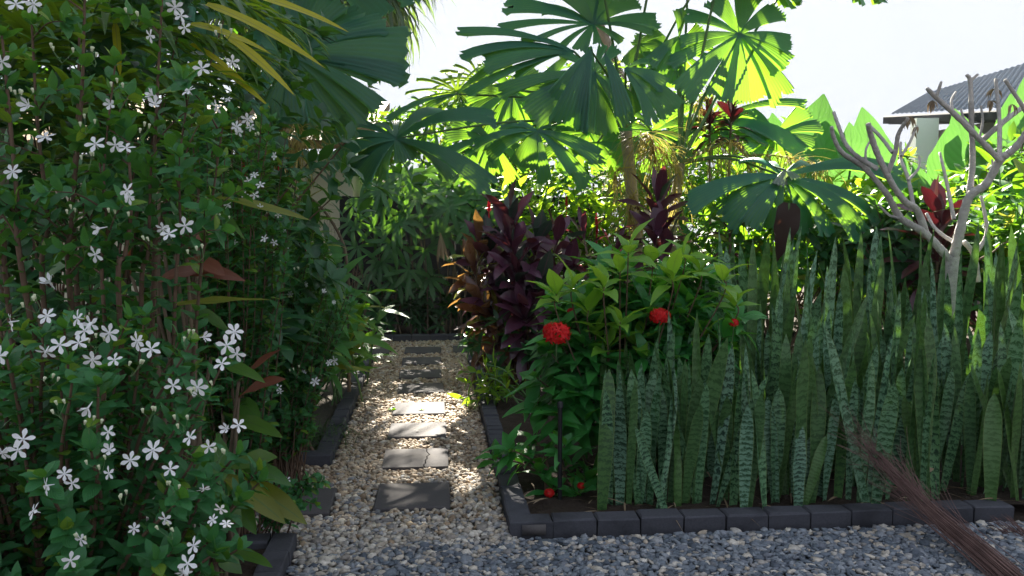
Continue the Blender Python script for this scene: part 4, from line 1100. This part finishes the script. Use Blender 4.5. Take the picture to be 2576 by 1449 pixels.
limb([(1545, 1170), (1490, 1030), (1430, 990), (1380, 930), (1320, 830), (1260, 700), (1225, 600), (1210, 535)], 5.95, 5.6, .034, .024)
limb([(1318, 832), (1365, 700), (1385, 590), (1440, 500)], 5.75, 5.6, .024, .016)
limb([(1350, 700), (1290, 620), (1215, 540)], 5.7, 5.9, .018, .014)
limb([(1265, 795), (1150, 725), (1080, 650), (1040, 550), (1010, 465)], 5.75, 5.9, .024, .016)
limb([(1470, 1005), (1440, 850), (1400, 740), (1395, 640)], 5.9, 6.2, .02, .013)
limb([(1400, 720), (1450, 640), (1490, 545)], 6.1, 6.2, .015, .011)
limb([(1700, 1310), (1740, 1150), (1790, 960), (1890, 880), (1970, 745), (2050, 680), (2120, 590), (2200, 480)], 6.0, 5.6, .048, .028)
limb([(1970, 745), (1850, 620), (1700, 470), (1600, 380), (1550, 330)], 5.75, 5.6, .030, .018)
limb([(1605, 370), (1632, 290)], 5.62, 5.6, .015, .012)
limb([(1790, 960), (1812, 760), (1806, 540), (1800, 300), (1778, 250)], 5.9, 5.9, .030, .017)
limb([(1800, 285), (1842, 248)], 5.9, 5.9, .016, .012)
limb([(1968, 740), (1966, 500), (1945, 275)], 5.75, 6.0, .022, .016)
limb([(1865, 630), (1980, 530), (2108, 430), (2200, 330)], 5.9, 6.3, .028, .022)
limb([(2150, 520), (2080, 400), (2000, 280)], 5.7, 5.6, .022, .015)
limb([(1745, 1235), (1660, 1190), (1590, 1130), (1545, 1050)], 6.05, 6.3, .022, .015)
limb([(1705, 1085), (1660, 860), (1622, 700)], 6.0, 6.3, .02, .013)
for lst in ([(1230, 830), (1200, 760), (1195, 690), (1215, 640)], [(1440, 860), (1500, 790), (1505, 720)], [(1850, 620), (1870, 520), (1860, 430)], [(1700, 470), (1690, 400), (1715, 350)],
            [(1966, 560), (2010, 500), (2030, 450)], [(1806, 560), (1760, 500), (1745, 450)], [(1400, 1080), (1330, 1060), (1270, 1000)], [(1890, 880), (1930, 820), (1925, 740)]):
    limb(lst, 5.85, 5.95, .014, .010)
limb([(1845, 1440), (1822, 1295), (1765, 1215)], 6.2, 6.05, .026, .024)
limb([(1825, 1290), (1890, 1180), (1888, 1080), (1860, 950)], 6.2, 6.3, .024, .014)
acc = Acc(); dd = []
for x, y, z in ((1440, 490, 5.6), (1940, 330, 6.0), (1920, 400, 6.0), (1490, 550, 6.2), (2040, 420, 5.8), (1575, 400, 5.6)):
    p = A(*C6(x, y), z); n = 5
    leaves(acc, np.repeat(p[None], n, 0), rand_dirs(n, -1, -.3), UP, .09, .026, .8, .7, p_lance, 5, .8, .1)
acc.build('dead_leaves', M['dead'], FR)
# thin curling shoot right of the trunk
acc = Acc(); tube(acc, Fp([(1800, 1400), (1830, 1330), (1920, 1280), (2000, 1220), (2060, 1215)], 6.1, 6.0), .010, .004, 6); acc.build('shoot', M['twig'], FR)

# ------------------------------------------------------------------ red-flowered shrub
def ixora_head(acc, c, R, n=120, up=(0, -.55, .8)):
    up = nrm(np.array(up)); d = rand_dirs(n, -1, 1); d = d[(d @ up) > -.25]; m_ = len(d)
    P = np.asarray(c) + d * R * np.array([1, 1, .75]) * RNG.uniform(.8, 1.05, (m_, 1))
    X = nrm(np.cross(d, np.array([.2, .5, .8]))); Y = np.cross(d, X); a0 = RNG.uniform(0, 6.28, m_)
    for k in range(4):
        a = a0 + k * np.pi / 2; r = X * np.cos(a)[:, None] + Y * np.sin(a)[:, None]
        leaves(acc, P, r + d * .25, d, (.031 * R / .07) * RNG.uniform(.8, 1.2, m_), .014 * R / .07, .3, .1, p_petal, 3)
def ixora(label, foot, tips, L, W, flowers, newtips=()):
    foot = np.asarray(foot, float); root = empty('red_flowered_shrub', foot, label, 'shrub', 'red-flowered shrubs'); st = Acc(); lf = Acc(); nf = Acc()
    tips = np.asarray(tips); ax = nrm((tips - foot) * [.8, .8, .5] + UP * .4)
    mids = np.array([foot * .5 + t * .5 + [0, 0, .05] for t in tips])
    for t, mm in zip(tips, mids): 
        tube(st, spline([foot + RNG.normal(0, .05, 3) * [1, 1, 0], mm, t], 5), .009, .004, 5)
        along(lf, spline([mm, t], 6), .06, L, W, .15, p_lance, 6, (.3, .9), (.8, 1.4), wave=.04)
    rosette(lf, tips, ax, 6, L, W, (.5, 1.4), (.4, 1.0), p_lance, 6, .22, .05, back=.06)
    if len(newtips):
        nt_ = np.asarray(newtips); rosette(nf, nt_, np.repeat(nrm(np.array([[0, -.15, 1]])), len(nt_), 0), 6, L * .95, W * .95, (.35, 1.25), (.5, 1.1), p_lance, 6, .25, .06, back=.05)
        for t in nt_: tube(st, spline([foot * .4 + t * .6 - UP * .1, t - UP * .1, t], 4), .005, .003, 5)
        nf.build('young_leaves', M['ixora_new'], root)
    lf.build('foliage', M['ixora'], root); st.build('stems', M['twig'], root)
    for c, R in flowers:
        acc = Acc(); ixora_head(acc, c, R); o = acc.build('flower_head', M['redpetal'], root)
        acc = Acc(); tube(acc, spline([np.asarray(c), np.asarray(c) - UP * R * 1.3, np.asarray(c) - UP * .16 + [0, .05, 0]], 4), .004, .004, 5); acc.build('flower_stem', M['petiole'], o)
    return root
cI = A(1600, 880, 5.1); foot = np.array([A(1560, 1200, 5.1)[0], 5.1, .03])
d = rand_dirs(112, -.5, 1); tp = cI + d * np.array([.60, .42, .60]) * RNG.uniform(.55, 1.0, (112, 1))
extra = tipsbox([(1380, 880), (1420, 930), (1470, 980), (1560, 1040), (1590, 960), (1500, 920), (1400, 840), (1640, 940), (1350, 950), (1780, 880), (1820, 850), (1860, 800), (1740, 950), (1700, 900), (1450, 1000), (1400, 1040), (1480, 1060), (1540, 1100), (1620, 1050), (1580, 1090), (1350, 1010)], 4.75, .1)
newt = tipsbox([(1440, 720), (1520, 720), (1640, 655), (1760, 680), (1820, 700), (1560, 680), (1480, 780), (1500, 830), (1560, 810), (1690, 700), (1600, 860), (1530, 870), (1850, 760), (1765, 850), (1400, 740), (1720, 640), (1580, 630)], 4.7, .12)
ixora('large bright green shrub with round scarlet flower heads beside the snake plants', foot, np.vstack([tp, extra]), .215, .084,
      [(A(1400, 838, 4.45), .068), (A(1660, 795, 4.6), .052), (A(1440, 785, 4.9), .03), (A(1846, 812, 4.6), .026)], newt)
foot2 = G(1400, 1235, .03)
ixora('small low red-flowered shrub in the corner of the front bed', foot2, tipsbox([(1420, 1120), (1360, 1180), (1440, 1170), (1390, 1230), (1460, 1240), (1330, 1140), (1480, 1200), (1420, 1260), (1370, 1270), (1500, 1260), (1280, 1130), (1340, 1100), (1240, 1150)], 4.55, .12), .15, .068,
      [(A(1382, 1240, 4.4), .026), (A(1462, 1222, 4.45), .021)])

# ------------------------------------------------------------------ white-flowered shrubs
def flower_mesh(seed, name, open_=1.0):
    acc = Acc(); n = 5 if seed != 2 else 6; a = np.arange(n) * 2 * np.pi / n + .2
    D = np.stack([np.cos(a), np.sin(a), np.full(n, .12 if open_ > .9 else .9)], 1)
    leaves(acc, np.zeros((n, 3)) + D * .002, D, [0, 0, 1], .0285, .0140, .25 if open_ > .9 else -.2, .12, p_petal, 5, .25, .04)
    tube(acc, [(0, 0, -.022), (0, 0, -.01), (0, 0, .003)], .0012, .0030, 6, 0)
    tube(acc, [(0, 0, 0), (0, 0, .006)], .003, .0022, 6, 0, cap=True)
    o = acc.build(name, M['petal'])
    me = o.data; bpy.data.objects.remove(o); return me
FM = [flower_mesh(k, 'flower', 1.0 if k != 3 else .5) for k in range(4)]
def bud_mesh():
    acc = Acc()
    for i in range(3):
        b = np.array([RNG.normal(0, .006), RNG.normal(0, .006), 0]); t = np.array([RNG.normal(0, .014), RNG.normal(0, .010), .016 + RNG.uniform(0, .014)])
        tube(acc, [b * 0 - [0, 0, .008], b, t], .0007, .0007, 5, 1); tube(acc, [t, t + [0, 0, .005], t + [0, 0, .010]], .0016, .0036, 6, cap=True)
    o = acc.build('flower_bud', [M['bud'], M['petiole']]); me = o.data; bpy.data.objects.remove(o); return me
BM = [bud_mesh() for _ in range(3)]
def put(root, me, name, p, d, s=1.0):
    o = bpy.data.objects.new(name, me); COL.objects.link(o)
    q = Vector(d).to_track_quat('Z', 'Y')
    o.parent = root; o.matrix_parent_inverse = root.matrix_world.inverted()
    o.location = [float(x) for x in p]; o.rotation_mode = 'QUATERNION'
    from mathutils import Quaternion
    o.rotation_quaternion = q @ Quaternion((0, 0, 1), random.uniform(0, 6.28)); o.scale = (s, s, s)
    return o
def flowers(root, lst, Z, dz, s0=1.0, buds=()):
    for q in lst:
        u, v = q[:2]; s = (q[2] if len(q) > 2 else 1.0) * s0 * .80; side = q[3] if len(q) > 3 else .55
        d = nrm(np.array([RNG.normal(0, side), -1, .25 + RNG.normal(0, side)]))
        put(root, FM[RNG.integers(0, 3) if RNG.uniform() < .85 else 3], 'flower', A(u, v, Z + RNG.uniform(-dz, dz)), d, s * RNG.uniform(.92, 1.08))
    for u, v in buds:
        put(root, BM[RNG.integers(0, 3)], 'flower_bud', A(u, v, Z + RNG.uniform(-dz, dz)), nrm(np.array([RNG.normal(0, .3), -.3, 1])), s0 * 1.1)

def white_shrub(label, foot, branches, L, W, spacing, mat='jasmine', r0=.010, stems=None):
    foot = np.asarray(foot, float); root = empty('white_flowered_shrub', foot, label, 'shrub', 'white-flowered shrubs left of the path'); st, lf = Acc(), Acc()
    for p, start, r in branches:
        tube(st, p, r, r * .35, 6, bump=.06); along(lf, p, spacing, L, W, start, p_ovate, 5, (.1, .7), (.6, 1.3), wave=.05)
        rosette(lf, [p[-1]], [p[-1] - p[-2]], 4, L * .85, W * .85, (.3, 1.0), (.1, .6), p_ovate, 5)
    lf.build('foliage', M[mat], root); st.build('stems', M['twig'], root)
    return root
# mound in front
c = np.array([A(200, 1200, 2.4)[0], 2.4, .80]); foot = np.array([c[0] - .08, 2.45, 0.02]); br = []
for dd_ in rand_dirs(150, -.75, 1.0):
    if dd_[1] > .55: continue
    t = c + dd_ * np.array([.50, .50, .52]) * RNG.uniform(.72, 1.04)
    if t[2] > 1.27: t[2] = 1.27 - RNG.uniform(0, .08)
    mid = foot * .4 + t * .6 + np.array([0, 0, .06]) + RNG.normal(0, .03, 3)
    br.append((spline([foot + RNG.normal(0, .06, 3) * [1, 1, 0], mid, t], 7), .45, .009))
S1 = white_shrub('dense low white-flowered shrub filling the near left corner', foot, br, .066, .036, .030)
flowers(S1, [(28, 810), (118, 795), (195, 800), (228, 815), (213, 832), (150, 868), (198, 862), (275, 838), (232, 905), (115, 885), (345, 858), (380, 878), (288, 905, .8), (0, 895), (590, 835), (512, 848, .8, .9), (570, 868), (595, 890), (558, 915, .8),
             (222, 1025, 1.1), (58, 1105, 1.1), (45, 1132), (5, 1138), (435, 970, .9), (497, 975), (272, 1087, .85), (275, 1132, .95), (385, 1132, 1.1), (328, 1158, .9), (478, 1100, .9), (525, 1124, .8), (162, 1192, .8), (117, 1222), (182, 1215, .9), (274, 1190, .8), (428, 1180, .8), (600, 1070, .8, .8), (570, 1078, .8), (512, 1230, .7, .9), (85, 1285, .9), (416, 1305, .9), (203, 1356, .9), (177, 1410, 1.05), (555, 1280, .8, .8), (535, 1308, .7, .9), (570, 1318, .7, .9), (337, 1330, .7, .9), (487, 1372, .95), (472, 1418), (462, 1440, .9)],
        1.86, .06, .92, [(125, 975), (330, 940), (225, 1085), (155, 1050), (370, 1060), (515, 1000), (545, 1160), (460, 1080), (250, 1185), (440, 1240), (310, 1265), (430, 1350), (220, 1370), (90, 780), (470, 870), (240, 880)])
# tall upright stems
foot = np.array([A(200, 1000, 2.85)[0], 2.85, .02]); br = []
stems = [[(62, 720), (45, 520), (25, 300), (5, 90)], [(178, 760), (180, 560), (205, 250), (215, -60)], [(192, 700), (185, 480), (195, 300), (200, 60)], [(388, 700), (385, 500), (395, 250), (410, -40)], [(300, 780), (315, 640), (330, 520), (320, 330)],
         [(355, 780), (372, 640), (380, 420)], [(110, 760), (120, 560), (95, 320), (80, 60)], [(20, 760), (10, 600), (-20, 380), (-40, 120)], [(260, 760), (270, 600), (262, 420), (290, 160)], [(440, 760), (455, 600), (450, 420), (480, 200)], [(500, 740), (520, 600), (540, 460), (560, 320)], [(230, 780), (235, 650), (225, 500)]]
for k, s in enumerate(stems):
    Z = 2.52 + .12 * (k % 4); pts = [np.array([foot[0] + (A(*s[0], Z)[0] - foot[0]) * .6, 2.85, .02])] + [A(*q, Z) for q in s]
    p = spline(pts, 7); br.append((p, .34, .0105 if k < 8 else .007))
    for j in range(5):
        i = RNG.integers(len(p) // 4, len(p) - 1); o = nrm(np.array([RNG.normal(0, 1), RNG.normal(-.2, .6), RNG.uniform(.2, .9)])) * RNG.uniform(.10, .26)
        br.append((spline([p[i], p[i] + o * .5 + UP * .02, p[i] + o], 4), .15, .0035))
S2 = white_shrub('tall white-flowered shrub with long bare upright stems at the left', foot, br, .068, .037, .036)
flowers(S2, [(40, 10, 1.1), (85, 10, 1.1), (5, 155, .9), (72, 265, 1.1), (115, 345, 1.1), (240, 362, 1.1), (32, 432, 1.0), (318, 372, .9), (290, 365, .9), (385, 240, .9), (390, 262), (277, 262, .9), (475, 228, .9), (508, 172, .9), (545, 268, .8), (378, 90, .8), (440, 18, .9), (455, 40, .7), (320, 480), (325, 495, .9), (253, 574), (240, 640, .9), (425, 588), (465, 568), (410, 575, .8), (126, 713, 1.1), (585, 155, .7), (465, 70, .7)],
        2.40, .06, 1.1, [(155, 150), (240, 160), (60, 255), (42, 255), (215, 330), (300, 240), (340, 60), (300, 560), (185, 555), (500, 650), (360, 350), (220, 420), (560, 105), (395, 620)])
# further shrubs
def bushy_white(label, foot, c, rad, n, L, W, sp, zmin=-.6):
    br = []; foot = np.asarray(foot, float)
    for dd_ in rand_dirs(n, zmin, 1.0):
        t = c + dd_ * np.array(rad) * RNG.uniform(.6, 1.05); t[2] = max(t[2], .08)
        br.append((spline([foot + RNG.normal(0, .05, 3) * [1, 1, 0], foot * .45 + t * .55 + np.array([0, 0, .06]) + RNG.normal(0, .03, 3), t], 6), .22, .005))
    return white_shrub(label, foot, br, L, W, sp)
c = A(600, 480, 3.7)
S3 = bushy_white('white-flowered shrub with sunlit top behind the tall upright stems', (c[0] - .1, 3.8, .02), c, (.28, .35, .55), 60, .062, .032, .036)
flowers(S3, [(595, 318), (622, 300), (600, 330), (630, 320, .8), (690, 392, .7), (640, 440, .8), (625, 455, .7), (655, 465, .8), (640, 490, .8), (615, 490, .6), (573, 515, .9), (665, 600, .8), (590, 610, .6), (655, 520, .6), (700, 540, .6), (575, 250, .7), (690, 610, .7)], 3.4, .1, 1.0, [(645, 355), (560, 560)])
c = A(720, 760, 4.6)
S4 = bushy_white('white-flowered shrub in the middle of the left bed with small far flowers', (c[0] - .05, 4.7, .02), c, (.36, .35, .42), 90, .060, .030, .034)
flowers(S4, [(715, 655, .8), (695, 640, .8), (720, 620, .6), (685, 745, .8), (730, 740, .7), (812, 735, .8), (770, 715, .6), (715, 580, .6), (840, 760, .5)], 4.3, .08, 1.05, [(700, 650), (745, 690)])
c = A(690, 985, 4.6)
S5_ = bushy_white('low white-flowered shrub overhanging the left edging of the path', (c[0] - .12, 4.7, .02), c, (.22, .26, .24), 48, .055, .030, .032)
flowers(S5_, [(842, 908), (828, 912, .7), (793, 960, 1.0), (765, 935, .6), (700, 975, .8), (705, 985, .6), (676, 1010, .7)], 4.2, .05, 1.1, [(745, 940)])
c = A(765, 1235, 3.75)
S6_ = bushy_white('small sprig of white-flowered shrub hanging over the side path', (A(680, 1300, 3.9)[0], 3.9, .02), c, (.11, .10, .085), 14, .046, .026, .03, -.9)
flowers(S6_, [(722, 1207, .8), (660, 1245, .4)], 3.6, .03, .9)

# ------------------------------------------------------------------ broad strap plants between the white shrubs
def strap_plant(label, foot, ends, W, mat, name='strap_plant', Z=None):
    foot = np.asarray(foot, float); root = empty(name, foot, label, 'plant', 'broad-leaved plants under the white shrubs'); acc = Acc()
    for (u0, v0), (u1, v1), z, w, bd in ends:
        p0, p1 = A(u0, v0, z + .12), A(u1, v1, z - .05); d = p1 - p0; L = np.linalg.norm(d)
        leaves(acc, [p0], [nrm(d) + UP * (bd * .5)], [UP * .8 + np.array([0, -.6, 0])], L * (1 + bd * .12), w * W, bd, .2, p_cordy, 10, RNG.normal(0, .4), .06)
    acc.build('leaves', M[mat], root)
    st = Acc()
    for e in ends: tube(st, spline([foot + RNG.normal(0, .03, 3) * [1, 1, 0], A(*e[0], e[2] + .12)], 4), .010, .007, 5)
    st.build('stems', M['cane'], root)
    return root
strap_plant('clump of broad arching yellow-green leaves hanging over the side path', (A(560, 1250, 3.5)[0], 3.55, .02),
    [((560, 1190), (725, 1340), 3.2, 1.1, .7), ((555, 1200), (672, 1335), 3.1, 1.0, .8), ((560, 1180), (680, 1160), 3.2, 1.0, .3), ((550, 1090), (548, 1215), 3.0, 1.1, .3), ((560, 1210), (620, 1345), 3.15, .9, .6),
     ((520, 1120), (500, 1290), 3.0, 1.1, .5), ((560, 1150), (700, 1240), 3.2, .9, .6), ((540, 1230), (590, 1320), 3.1, 1.0, .5), ((560, 1040), (690, 1110), 3.5, .8, .4), ((570, 990), (640, 1060), 3.6, 1.0, .4), ((560, 1380), (660, 1440), 3.1, .7, .5), ((540, 1390), (590, 1449), 3.1, .8, .5)], .085, 'strap')
strap_plant('plant with reddish brown strap leaves behind the near white shrub', (A(500, 1000, 3.3)[0], 3.4, .02),
    [((440, 640), (520, 600), 3.2, .8, .4), ((400, 700), (560, 730), 3.2, .8, .9), ((470, 650), (540, 700), 3.2, .8, .6), ((330, 690), (320, 560), 3.3, .9, .2), ((600, 960), (695, 885), 3.4, .8, .2), ((600, 1000), (690, 965), 3.4, .7, .5), ((380, 720), (480, 690), 3.2, .9, .5), ((410, 620), (470, 615), 3.2, .5, .2)], .085, 'brownleaf')
strap_plant('plant with long light green strap leaves crossing behind the white shrub', (A(420, 1000, 3.3)[0], 3.35, .02),
    [((380, 772), (672, 760), 3.1, .75, .12), ((500, 490), (760, 560), 3.3, .45, .25), ((500, 470), (600, 600), 3.4, .4, .3), ((60, 740), (200, 640), 3.2, .8, .3), ((0, 820), (110, 740), 3.2, .8, .3), ((530, 900), (650, 968), 3.1, .7, .3), ((470, 760), (560, 840), 3.3, .5, .4), ((400, 480), (470, 462), 3.3, .4, .2)], .085, 'strap')
# mondo grass by the left edging
root = empty('grass_tuft', (A(760, 1110, 5.6)[0], 5.6, .03), 'dark tuft of fine grass inside the corner of the left edging', 'grass tuft'); acc = Acc(); n = 420
P = np.array([A(760, 1100, 5.6)[0], 5.55, .04]) + RNG.normal(0, 1, (n, 3)) * [.16, .18, 0]
leaves(acc, P, rand_dirs(n, .4, 1), UP, RNG.uniform(.12, .24, n), .006, RNG.uniform(.8, 1.9, n), .2, p_line, 5); acc.build('blades', M['grassleaf'], root)
bush('small bright-leaved plant inside the left edging', A(735, 1090, 5.2), (.12, .1, .12), 16, .08, .026, 'ginger', 'plant', 'small_plant', 5, p_lance)

# ------------------------------------------------------------------ small things
def post(label, p, h):
    root = empty('garden_spike', p, label, 'irrigation post', 'black irrigation posts'); acc = Acc(); tube(acc, [p, p + UP * h], .012, .012, 8); acc.build('stake', M['plastic'], root)
    acc = Acc(); tube(acc, [p + UP * (h + .001), p + UP * (h + .03)], .018, .016, 8, cap=True); acc.build('cap', M['plastic'], root)
p = G(1408, 1262, .03); post('black irrigation post standing in the corner of the front bed', p, A(1405, 1040, p[1])[2])
p = np.array([A(722, 1000, 5.0)[0], 5.0, .03]); post('black irrigation post among the low white shrub at the left edging', p, A(722, 985, 5.0)[2])

# bundle of twigs
root = empty('twig_bundle', G(2540, 1440), 'bundle of reddish brown dry twigs leaning across the front edging', 'twig bundle')
acc = Acc(); ctrl = [A(2640, 1540, 3.2), A(2480, 1400, 3.58), A(2330, 1275, 3.93), A(2210, 1150, 4.16), A(2115, 1045, 4.27)]
for i in range(190):
    o = RNG.normal(0, 1, 3) * [.027, .027, .021]; e = RNG.uniform(.55, 1.0); p = spline(ctrl, 6); n = int(len(p) * e); s0 = RNG.integers(0, 6) if RNG.uniform() < .5 else 0
    p = p[s0:max(n, s0 + 6)] + o * np.linspace(1.0, .75, max(n, s0 + 6) - s0)[:len(p[s0:max(n, s0 + 6)]), None]
    fl = RNG.normal(0, 1, 3) * [.07, .04, .06]; k = min(7, len(p)); p[-k:] += fl * (np.linspace(0, 1, k) ** 1.6)[:, None]
    p[:, 2] = np.maximum(p[:, 2], .015)
    tube(acc, p, RNG.uniform(.0012, .0030), .0008, 5)
acc.build('twigs', M['twigred'], root)
root = empty('twig_bundle', G(2600, 1400), 'second small bundle of dry twigs at the right end of the front edging', 'twig bundle'); acc = Acc()
for i in range(60):
    a = A(2650, 1420, 3.9) + RNG.normal(0, .03, 3); b = A(2500 + RNG.uniform(-15, 40), 1300 + RNG.uniform(-10, 70), 4.0); tube(acc, spline([a, (a + b) / 2 + RNG.normal(0, .01, 3), b], 4), .003, .001, 4)
acc.build('twigs', M['twigred'], root)

# bent dry stalk by the cream wall
root = empty('dry_stalk', (A(872, 850, 6.9)[0], 6.95, .03), 'bent brown dry flower stalk arching beside the cream wall', 'dry stalk'); acc = Acc()
pp = spline([(A(872, 850, 6.9)[0], 6.95, .03), A(878, 760, 6.9), A(872, 660, 6.9), A(858, 600, 6.9), (A(815, 530, 6.8)), A(770, 490, 6.8), A(735, 470, 6.8)], 6)
tube(acc, pp, .016, .008, 7, bump=.1); acc.build('stalk', M['cane'], root); acc = Acc()
P = pp[RNG.integers(18, len(pp), 120)]; leaves(acc, P, rand_dirs(120, -1, .6), UP, RNG.uniform(.05, .2, 120), .004, RNG.uniform(.5, 2, 120), 0, p_line, 4, .5)
P = A(900, 680, 6.85) + RNG.normal(0, .04, (60, 3)); leaves(acc, P, rand_dirs(60, -1, .6), UP, RNG.uniform(.05, .12, 60), .004, RNG.uniform(.8, 2.5, 60), 0, p_line, 4, .5)
acc.build('strands', M['twig'], root)

# fallen leaves
def fallen(label, p, d, L, W, mat, bend=.5, up=UP):
    acc = Acc(); leaves(acc, [p], [d], [up], L, W, bend, .35, p_ovate, 7, .3, .12); o = acc.build('fallen_leaf', M[mat]); tag(o, label, 'fallen leaf'); return o
fallen('large curled tan dead leaf caught among the snake plants', A(2310, 1180, 4.38), (1, -.1, .25), .10, .06, 'dead', 1.0, nrm(np.array([0, -1, .5])))
fallen('green and yellow fallen leaf lying on the path near the left edging', G(965, 905, .03), nrm(perp * .6 - dirp), .28, .05, 'strap', .2)
fallen('small round green leaf on the pebbles left of the sunlit stepping stones', G(975, 1030, .025), perp, .09, .075, 'ginger', .3)
fallen('dry grey leaf on the soil beside the left edging', G(845, 960, .09), perp, .18, .10, 'dead', .6)
fallen('dry straw-coloured fallen blade lying over the corner of the left edging', G(680, 1165, .16), nrm(G(780, 1185, .03) - G(680, 1165, .16)), .34, .025, 'dead', .15)
fallen('tiny leaf on the stepping stone at the rim of the sun patch', G(1052, 1030, .032), perp, .05, .03, 'ginger', .2)
fallen('tiny dark leaf on the sunlit stepping stone', G(1046, 1085, .032), perp, .022, .016, 'darkleaf', .2)
# dry litter on the front bed
acc = Acc(); n = 130; a_ = RNG.uniform(.15, 2.6, n); b_ = RNG.uniform(.14, 1.0, n) ** 1.3
P = np.array([PB(x, y, .07) for x, y in zip(a_, b_)]); leaves(acc, P, rand_dirs(n, -.1, .5), UP, RNG.uniform(.05, .26, n), RNG.uniform(.005, .014, n), RNG.uniform(.0, .6, n), .3, p_lance, 5, .9)
stuff(acc.build('leaf_litter', M['dead']))
acc = Acc(); n = 500; a_ = RNG.uniform(-3.2, -1.4, n); b_ = RNG.uniform(-1.2, 4.5, n)
P = np.array([PB(x, y, .075) for x, y in zip(a_, b_)]); keep = ~((b_ > -.15) & (b_ < 1.25))
leaves(acc, P[keep], rand_dirs(keep.sum(), -.1, .4), UP, RNG.uniform(.03, .12, keep.sum()), RNG.uniform(.006, .03, keep.sum()), RNG.uniform(.2, 1.6, keep.sum()), .3, p_lance, 4, .5)
stuff(acc.build('border_litter', M['dead']))

# ------------------------------------------------------------------ thin haze added in place of lens glare
hm, nt, N_, L_ = newmat('glare_haze')
out = node(nt, 'ShaderNodeOutputMaterial'); pv = node(nt, 'ShaderNodeVolumePrincipled')
pv.inputs['Color'].default_value = (.93, .97, 1.0, 1); pv.inputs['Density'].default_value = 0.0007; pv.inputs['Anisotropy'].default_value = .45
L_.new(pv.outputs[0], out.inputs['Volume'])
acc = Acc(); box(acc, (0, 15, -1.02), 124, 58, 17.5)
hz = stuff(acc.build('haze', hm, smooth=False))
